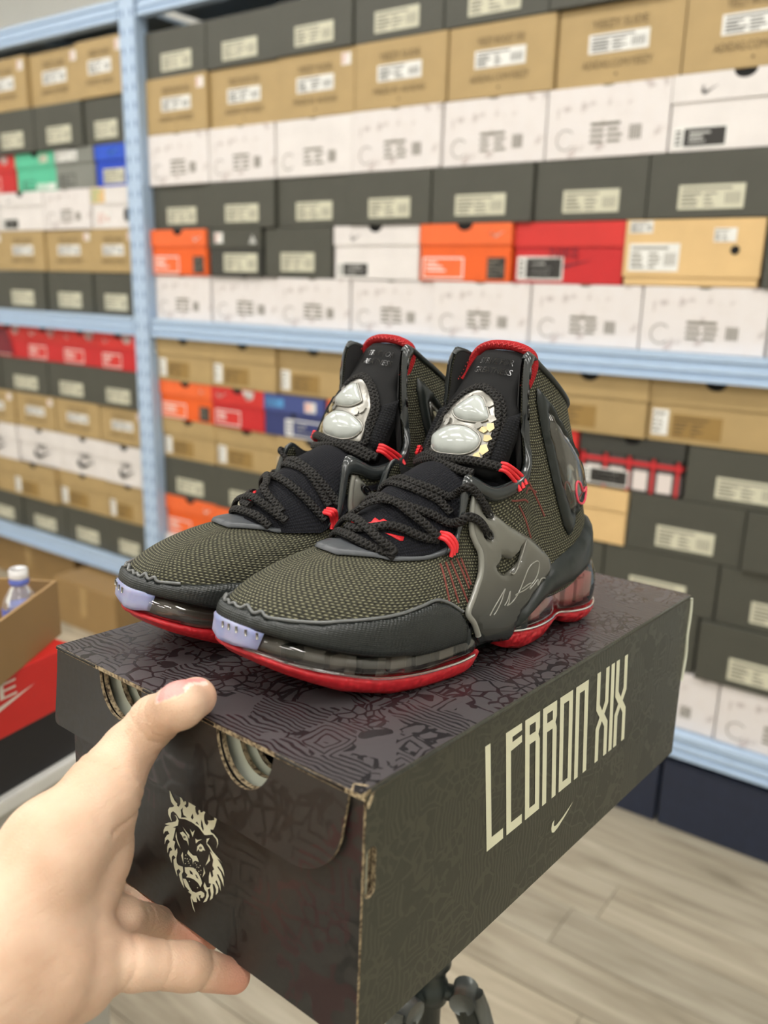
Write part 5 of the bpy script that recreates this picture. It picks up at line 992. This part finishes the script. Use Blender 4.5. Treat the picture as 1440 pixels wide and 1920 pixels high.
def build_hand():
    V,F,P,R = hand_mesh()
    tint = np.zeros((len(V),4)); tint[:,3] = 1
    # warmer finger pads and knuckle folds
    for k,r,a in (('a3',.022,1),('b3',.024,1),('c3',.026,1),('c2',.012,.35),('b2',.012,.35),('tp',.014,.3),('tt',.016,.35)):
        d = np.linalg.norm(V-P[k],axis=1); tint[:,0] = np.maximum(tint[:,0],a*np.clip(1-d/r,0,1)**.7)
    # skin folds at the joints
    nrm = np.zeros_like(V); fn = np.cross(V[F[:,1]]-V[F[:,0]],V[F[:,2]]-V[F[:,0]])
    for k in range(4): np.add.at(nrm,F[:,k],fn)
    nrm /= np.linalg.norm(nrm,axis=1)[:,None]+1e-12
    disp = np.zeros(len(V))
    for a,b,f,dep,wd_ in (('c2','c3',.30,.0007,.0011),('c2','c3',.36,.0005,.0010),('c1','c2',.55,.0006,.0012),('c1','c2',-.12,.0008,.0016),('b2','b3',.10,.0007,.0011),('b1','b2',.35,.0006,.0011),('a1','a2',.5,.0006,.0011),('ti2','ti',.55,.0005,.0010),('ti2','ti',.80,.0007,.0012),('ti','tp',.15,.0005,.0011),('tp','tm',.50,.0005,.0012),('tp','tm',.75,.0005,.0012),('w1','tm',.30,.0012,.0020),('w1','w2',.35,.0005,.0014),('w2','w3',.3,.0005,.0016)):
        d = P[b]-P[a]; L = np.linalg.norm(d); d /= L; q = V-P[a]; al = q@d; rad = np.linalg.norm(q-np.outer(al,d),axis=1); m = rad < max(R[a],R[b])*1.5
        wob = .0012*np.sin(260*(q@np.cross(d,[.3,.5,.8])))
        disp -= np.where(m,dep*np.exp(-((al-f*L+wob)/wd_)**2),0)
    q = V-P['p2']; d = P['c0']-P['w3']; d /= np.linalg.norm(d); r_ = np.linalg.norm(q,axis=1); disp += .0007*np.sin((q@d)*2*math.pi/.0085)*np.clip(1-r_/.028,0,1)
    V = V+nrm*disp[:,None]
    # thumb nail: raised plate on the upper side of the thumb tip
    ax = P['tt']-P['ti']; L = np.linalg.norm(ax); ax /= L; up = NAIL_UP-(NAIL_UP@ax)*ax; up /= np.linalg.norm(up); sd_ = np.cross(ax,up)
    q = V-P['tt']; a,b,c = q@ax,q@sd_,q@up; a = a-.0015; e = (a/.0088)**4+(b/.0082)**4; nail = (e < 1)&(c > .002)
    rim = (e >= 1)&(e < 1.9)&(c > .002); V[rim] += np.outer(np.clip(1-abs(e[rim]-1.45)/.45,0,1)*.0004,up); V[nail] -= np.outer(.0004+.0005*np.clip((e[nail]-.5)*2,0,1),up)
    tint[nail,1] = 1; tipw = nail&(a > .0074); tint[tipw,2] = 1; tint[tipw,1] = 0; lun = nail&(a < -.0065); tint[lun,2] = .5
    o = mesh('person',V,F,skin_mat(),None,True); o.matrix_world = BOXM
    ca = o.data.color_attributes.new('tint','FLOAT_COLOR','POINT'); ca.data.foreach_set('color',tint.ravel())
    tag(o,'left hand gripping the printed box, thumb on the lid and fingers underneath','person'); return o
NAIL_UP = np.array([-.68,-.22,.68])
build_hand()
# ---------------------------------------------------------------- tripod under the box
M['tri_metal'] = mat('tripod_metal',srgb(62,68,66),.35,metal=.6); M['tri_black'] = mat('tripod_black',srgb(26,28,28),.5); M['tri_grey'] = mat('tripod_lever',srgb(104,108,106),.35,metal=.4)
TX,TY = .047,.572; zb_ = (BOXM@Vector((BL/2,BW/2,-BH))).z
tp = empty('tripod',Matrix.Translation((TX,TY,0))); tag(tp,'dark metal camera tripod standing under the printed shoebox','tripod')
sh = CAMH-.553
pn = BR@Vector((0,0,1)); ctr = BOXM@Vector((BL/2,BW/2,-BH))
zc = ctr.z-((TX-ctr.x)*pn.x+(TY-ctr.y)*pn.y)/pn.z
pl_ = box('head_plate',-.045,.045,-.03,.03,-.010,-.0006,M['tri_black'],tp,.002); pl_.matrix_local = Matrix.Translation((0,0,zc))@(pn.to_track_quat('Z','Y').to_matrix().to_4x4())
lathe('head',[(.012,sh+.05),(.017,sh+.055),(.019,sh+.085),(.014,sh+.095),(.014,zc-.03),(.018,zc-.025),(.018,zc-.0125)],M['tri_black'],tp)
lathe('centre_column',[(.0095,sh-.25),(.0095,sh+.052)],M['tri_metal'],tp,20)
lathe('shoulder',[(.010,sh-.012),(.0145,sh-.010),(.0145,sh+.004),(.0125,sh+.006),(.0125,sh+.020),(.0165,sh+.024),(.0165,sh+.036),(.010,sh+.040)],M['tri_metal'],tp)
for k,az in enumerate((math.radians(-15),math.radians(105),math.radians(225))):
    d = Vector((math.cos(az),math.sin(az),0)); a0 = d*.026+Vector((0,0,sh-.002)); a1 = d*.30+Vector((0,0,.012))
    if k == 0: pass
    lg = tube('leg',[a0+(a1-a0)*f for f in (.01,.2,.4)],.0105,M['tri_metal'],tp,k=14)
    tube('leg_section',[a0+(a1-a0)*f for f in (.38,.55,.72)],.0100,M['tri_metal'],lg,k=12); tube('leg_section',[a0+(a1-a0)*f for f in (.70,.85,.98)],.0078,M['tri_metal'],lg,k=12)
    for f in (.39,.71): tube('leg_lock',[a0+(a1-a0)*(f-.025),a0+(a1-a0)*f,a0+(a1-a0)*(f+.02)],.0148,M['tri_black'],lg,k=14)
    tube('rubber_foot',[a0+(a1-a0)*.97,a0+(a1-a0)*1.0],.0105,M['tri_black'],lg,k=12)
    pd = Vector((-d.y,d.x,0)); tube('hinge',[a0-pd*.010+d*.002,a0+pd*.010+d*.002],.0105,M['tri_grey'],lg,k=14); tube('hinge_arm',[Vector((0,0,sh-.002)),a0],.0065,M['tri_metal'],lg,k=10)
    tube('hinge_lever',[a0+d*.011+Vector((0,0,.004)),a0+d*.017+Vector((0,0,-.010)),a0+d*.024+Vector((0,0,-.034)),a0+d*.034+Vector((0,0,-.075))],.0070,M['tri_grey'],lg,k=10)
# ---------------------------------------------------------------- left: counter with stacked boxes
AZ = math.radians(27.6)
SF = Matrix(((math.sin(AZ),-math.cos(AZ),0,0),(math.cos(AZ),math.sin(AZ),0,0),(0,0,1,0),(0,0,0,1)))     # x away, y left, z up
def at_st(o,x,y,z): return Matrix.Translation(o)@SF@Matrix.Translation((x,y,z))
SO = Vector((-.357,.889,0))                 # far right end of the stack at floor level
CT = CAMH-.545
M['counter'] = mat('counter_side',srgb(186,184,176),.6); M['countertop'] = mat('counter_top',srgb(226,226,222),.4)
ct = empty('counter',at_st(SO,0,0,0)); tag(ct,'pale grey counter with white top edge under the red and black shoebox','counter')
mesh('cabinet',*boxvf(-1.3,.03,.004,.6,.001,CT-.018,.003),M['counter'],ct); mesh('counter_top',*boxvf(-1.31,.04,-.004,.61,CT-.018,CT,.003),M['countertop'],ct)
M['jred'] = mat('red_lid_card',srgb(206,38,34),.45); M['jblk'] = mat('black_card',srgb(26,25,30),.5); M['jpaper'] = mat('white_ink',srgb(226,214,202),.5)
rb = empty('shoebox',at_st(SO,-.40,0.002,CT+.0005)); tag(rb,'shoebox with red lid and black base on the counter','shoebox')
mesh('body',*boxvf(.003,.412,.003,.27,0,.070,.0015),M['jblk'],rb); rl = mesh('lid',*boxvf(0,.415,0,.273,.066,.136,.002),M['jred'],rb)
def onlid(x,z): return (x,-.0006,z)
flat('check_mark_logo',SWOOSH,.168,.072,.19,.080,M['jpaper'],rl,-.0006); words('printed_lettering','NIKE',.278,.119,.112,.018,M['jpaper'],rl,-.0007)
M['cardb'] = mat('kraft_carton',srgb(146,116,74),.6,noise=.06,nscale=9)
CAZ = math.radians(5); CM = Matrix(((math.sin(CAZ),-math.cos(CAZ),0,-.3786),(math.cos(CAZ),math.sin(CAZ),0,.9028),(0,0,1,CT+.1370),(0,0,0,1)))@Matrix.Translation((-.382,0,0))
cb = empty('open_carton',CM); tag(cb,'open brown carton holding bottles, on top of the red lidded shoebox','carton')
cw,cd,chh = .41,.30,.066
for nm,a in (('side_panel',(0,cw,0,.004,0,chh)),('side_panel',(0,cw,cd-.004,cd,0,chh+.02)),('end_panel',(0,.004,.004,cd-.004,0,chh)),('end_panel',(cw-.004,cw,.004,cd-.004,0,chh)),('bottom_panel',(.004,cw-.004,.004,cd-.004,0,.004))): mesh(nm,*boxvf(*a),M['cardb'],cb)
M['bottle'] = clear_mat('clear_bottle',(.75,.78,.86,1),(.90,.92,.97,1),.18); M['bcap'] = mat('white_cap',srgb(238,238,240),.4); M['bblue'] = mat('blue_band',srgb(104,120,205),.4); M['water'] = clear_mat('water_fill',(.7,.75,.85,1),(.86,.9,.97,1),.10)
def bottle(x,y,label):
    b = empty('water_bottle',Matrix.Translation((x,y,CT+.137+.0045))@Matrix.Scale(.68,4)); tag(b,label,'bottle','plastic bottles in the carton')
    lathe('bottle_body',[(.026,0),(.030,.004),(.030,.030),(.028,.034),(.030,.038),(.030,.062),(.026,.075),(.014,.095),(.0125,.100),(.0125,.108)],M['bottle'],b); lathe('neck_ring',[(.0150,.0995),(.0158,.1005),(.0158,.108),(.0150,.109)],M['bblue'],b); lathe('cap',[(.0146,.1095),(.0152,.1105),(.0152,.124),(.0135,.126)],M['bcap'],b); lathe('label_band',[(.0304,.040),(.0306,.041),(.0306,.060),(.0304,.061)],M['bblue'],b)
bottle(-.4075,.902,'upright plastic bottle with white cap near the carton corner'); bottle(-.455,.850,'plastic bottle close to the near side of the carton')
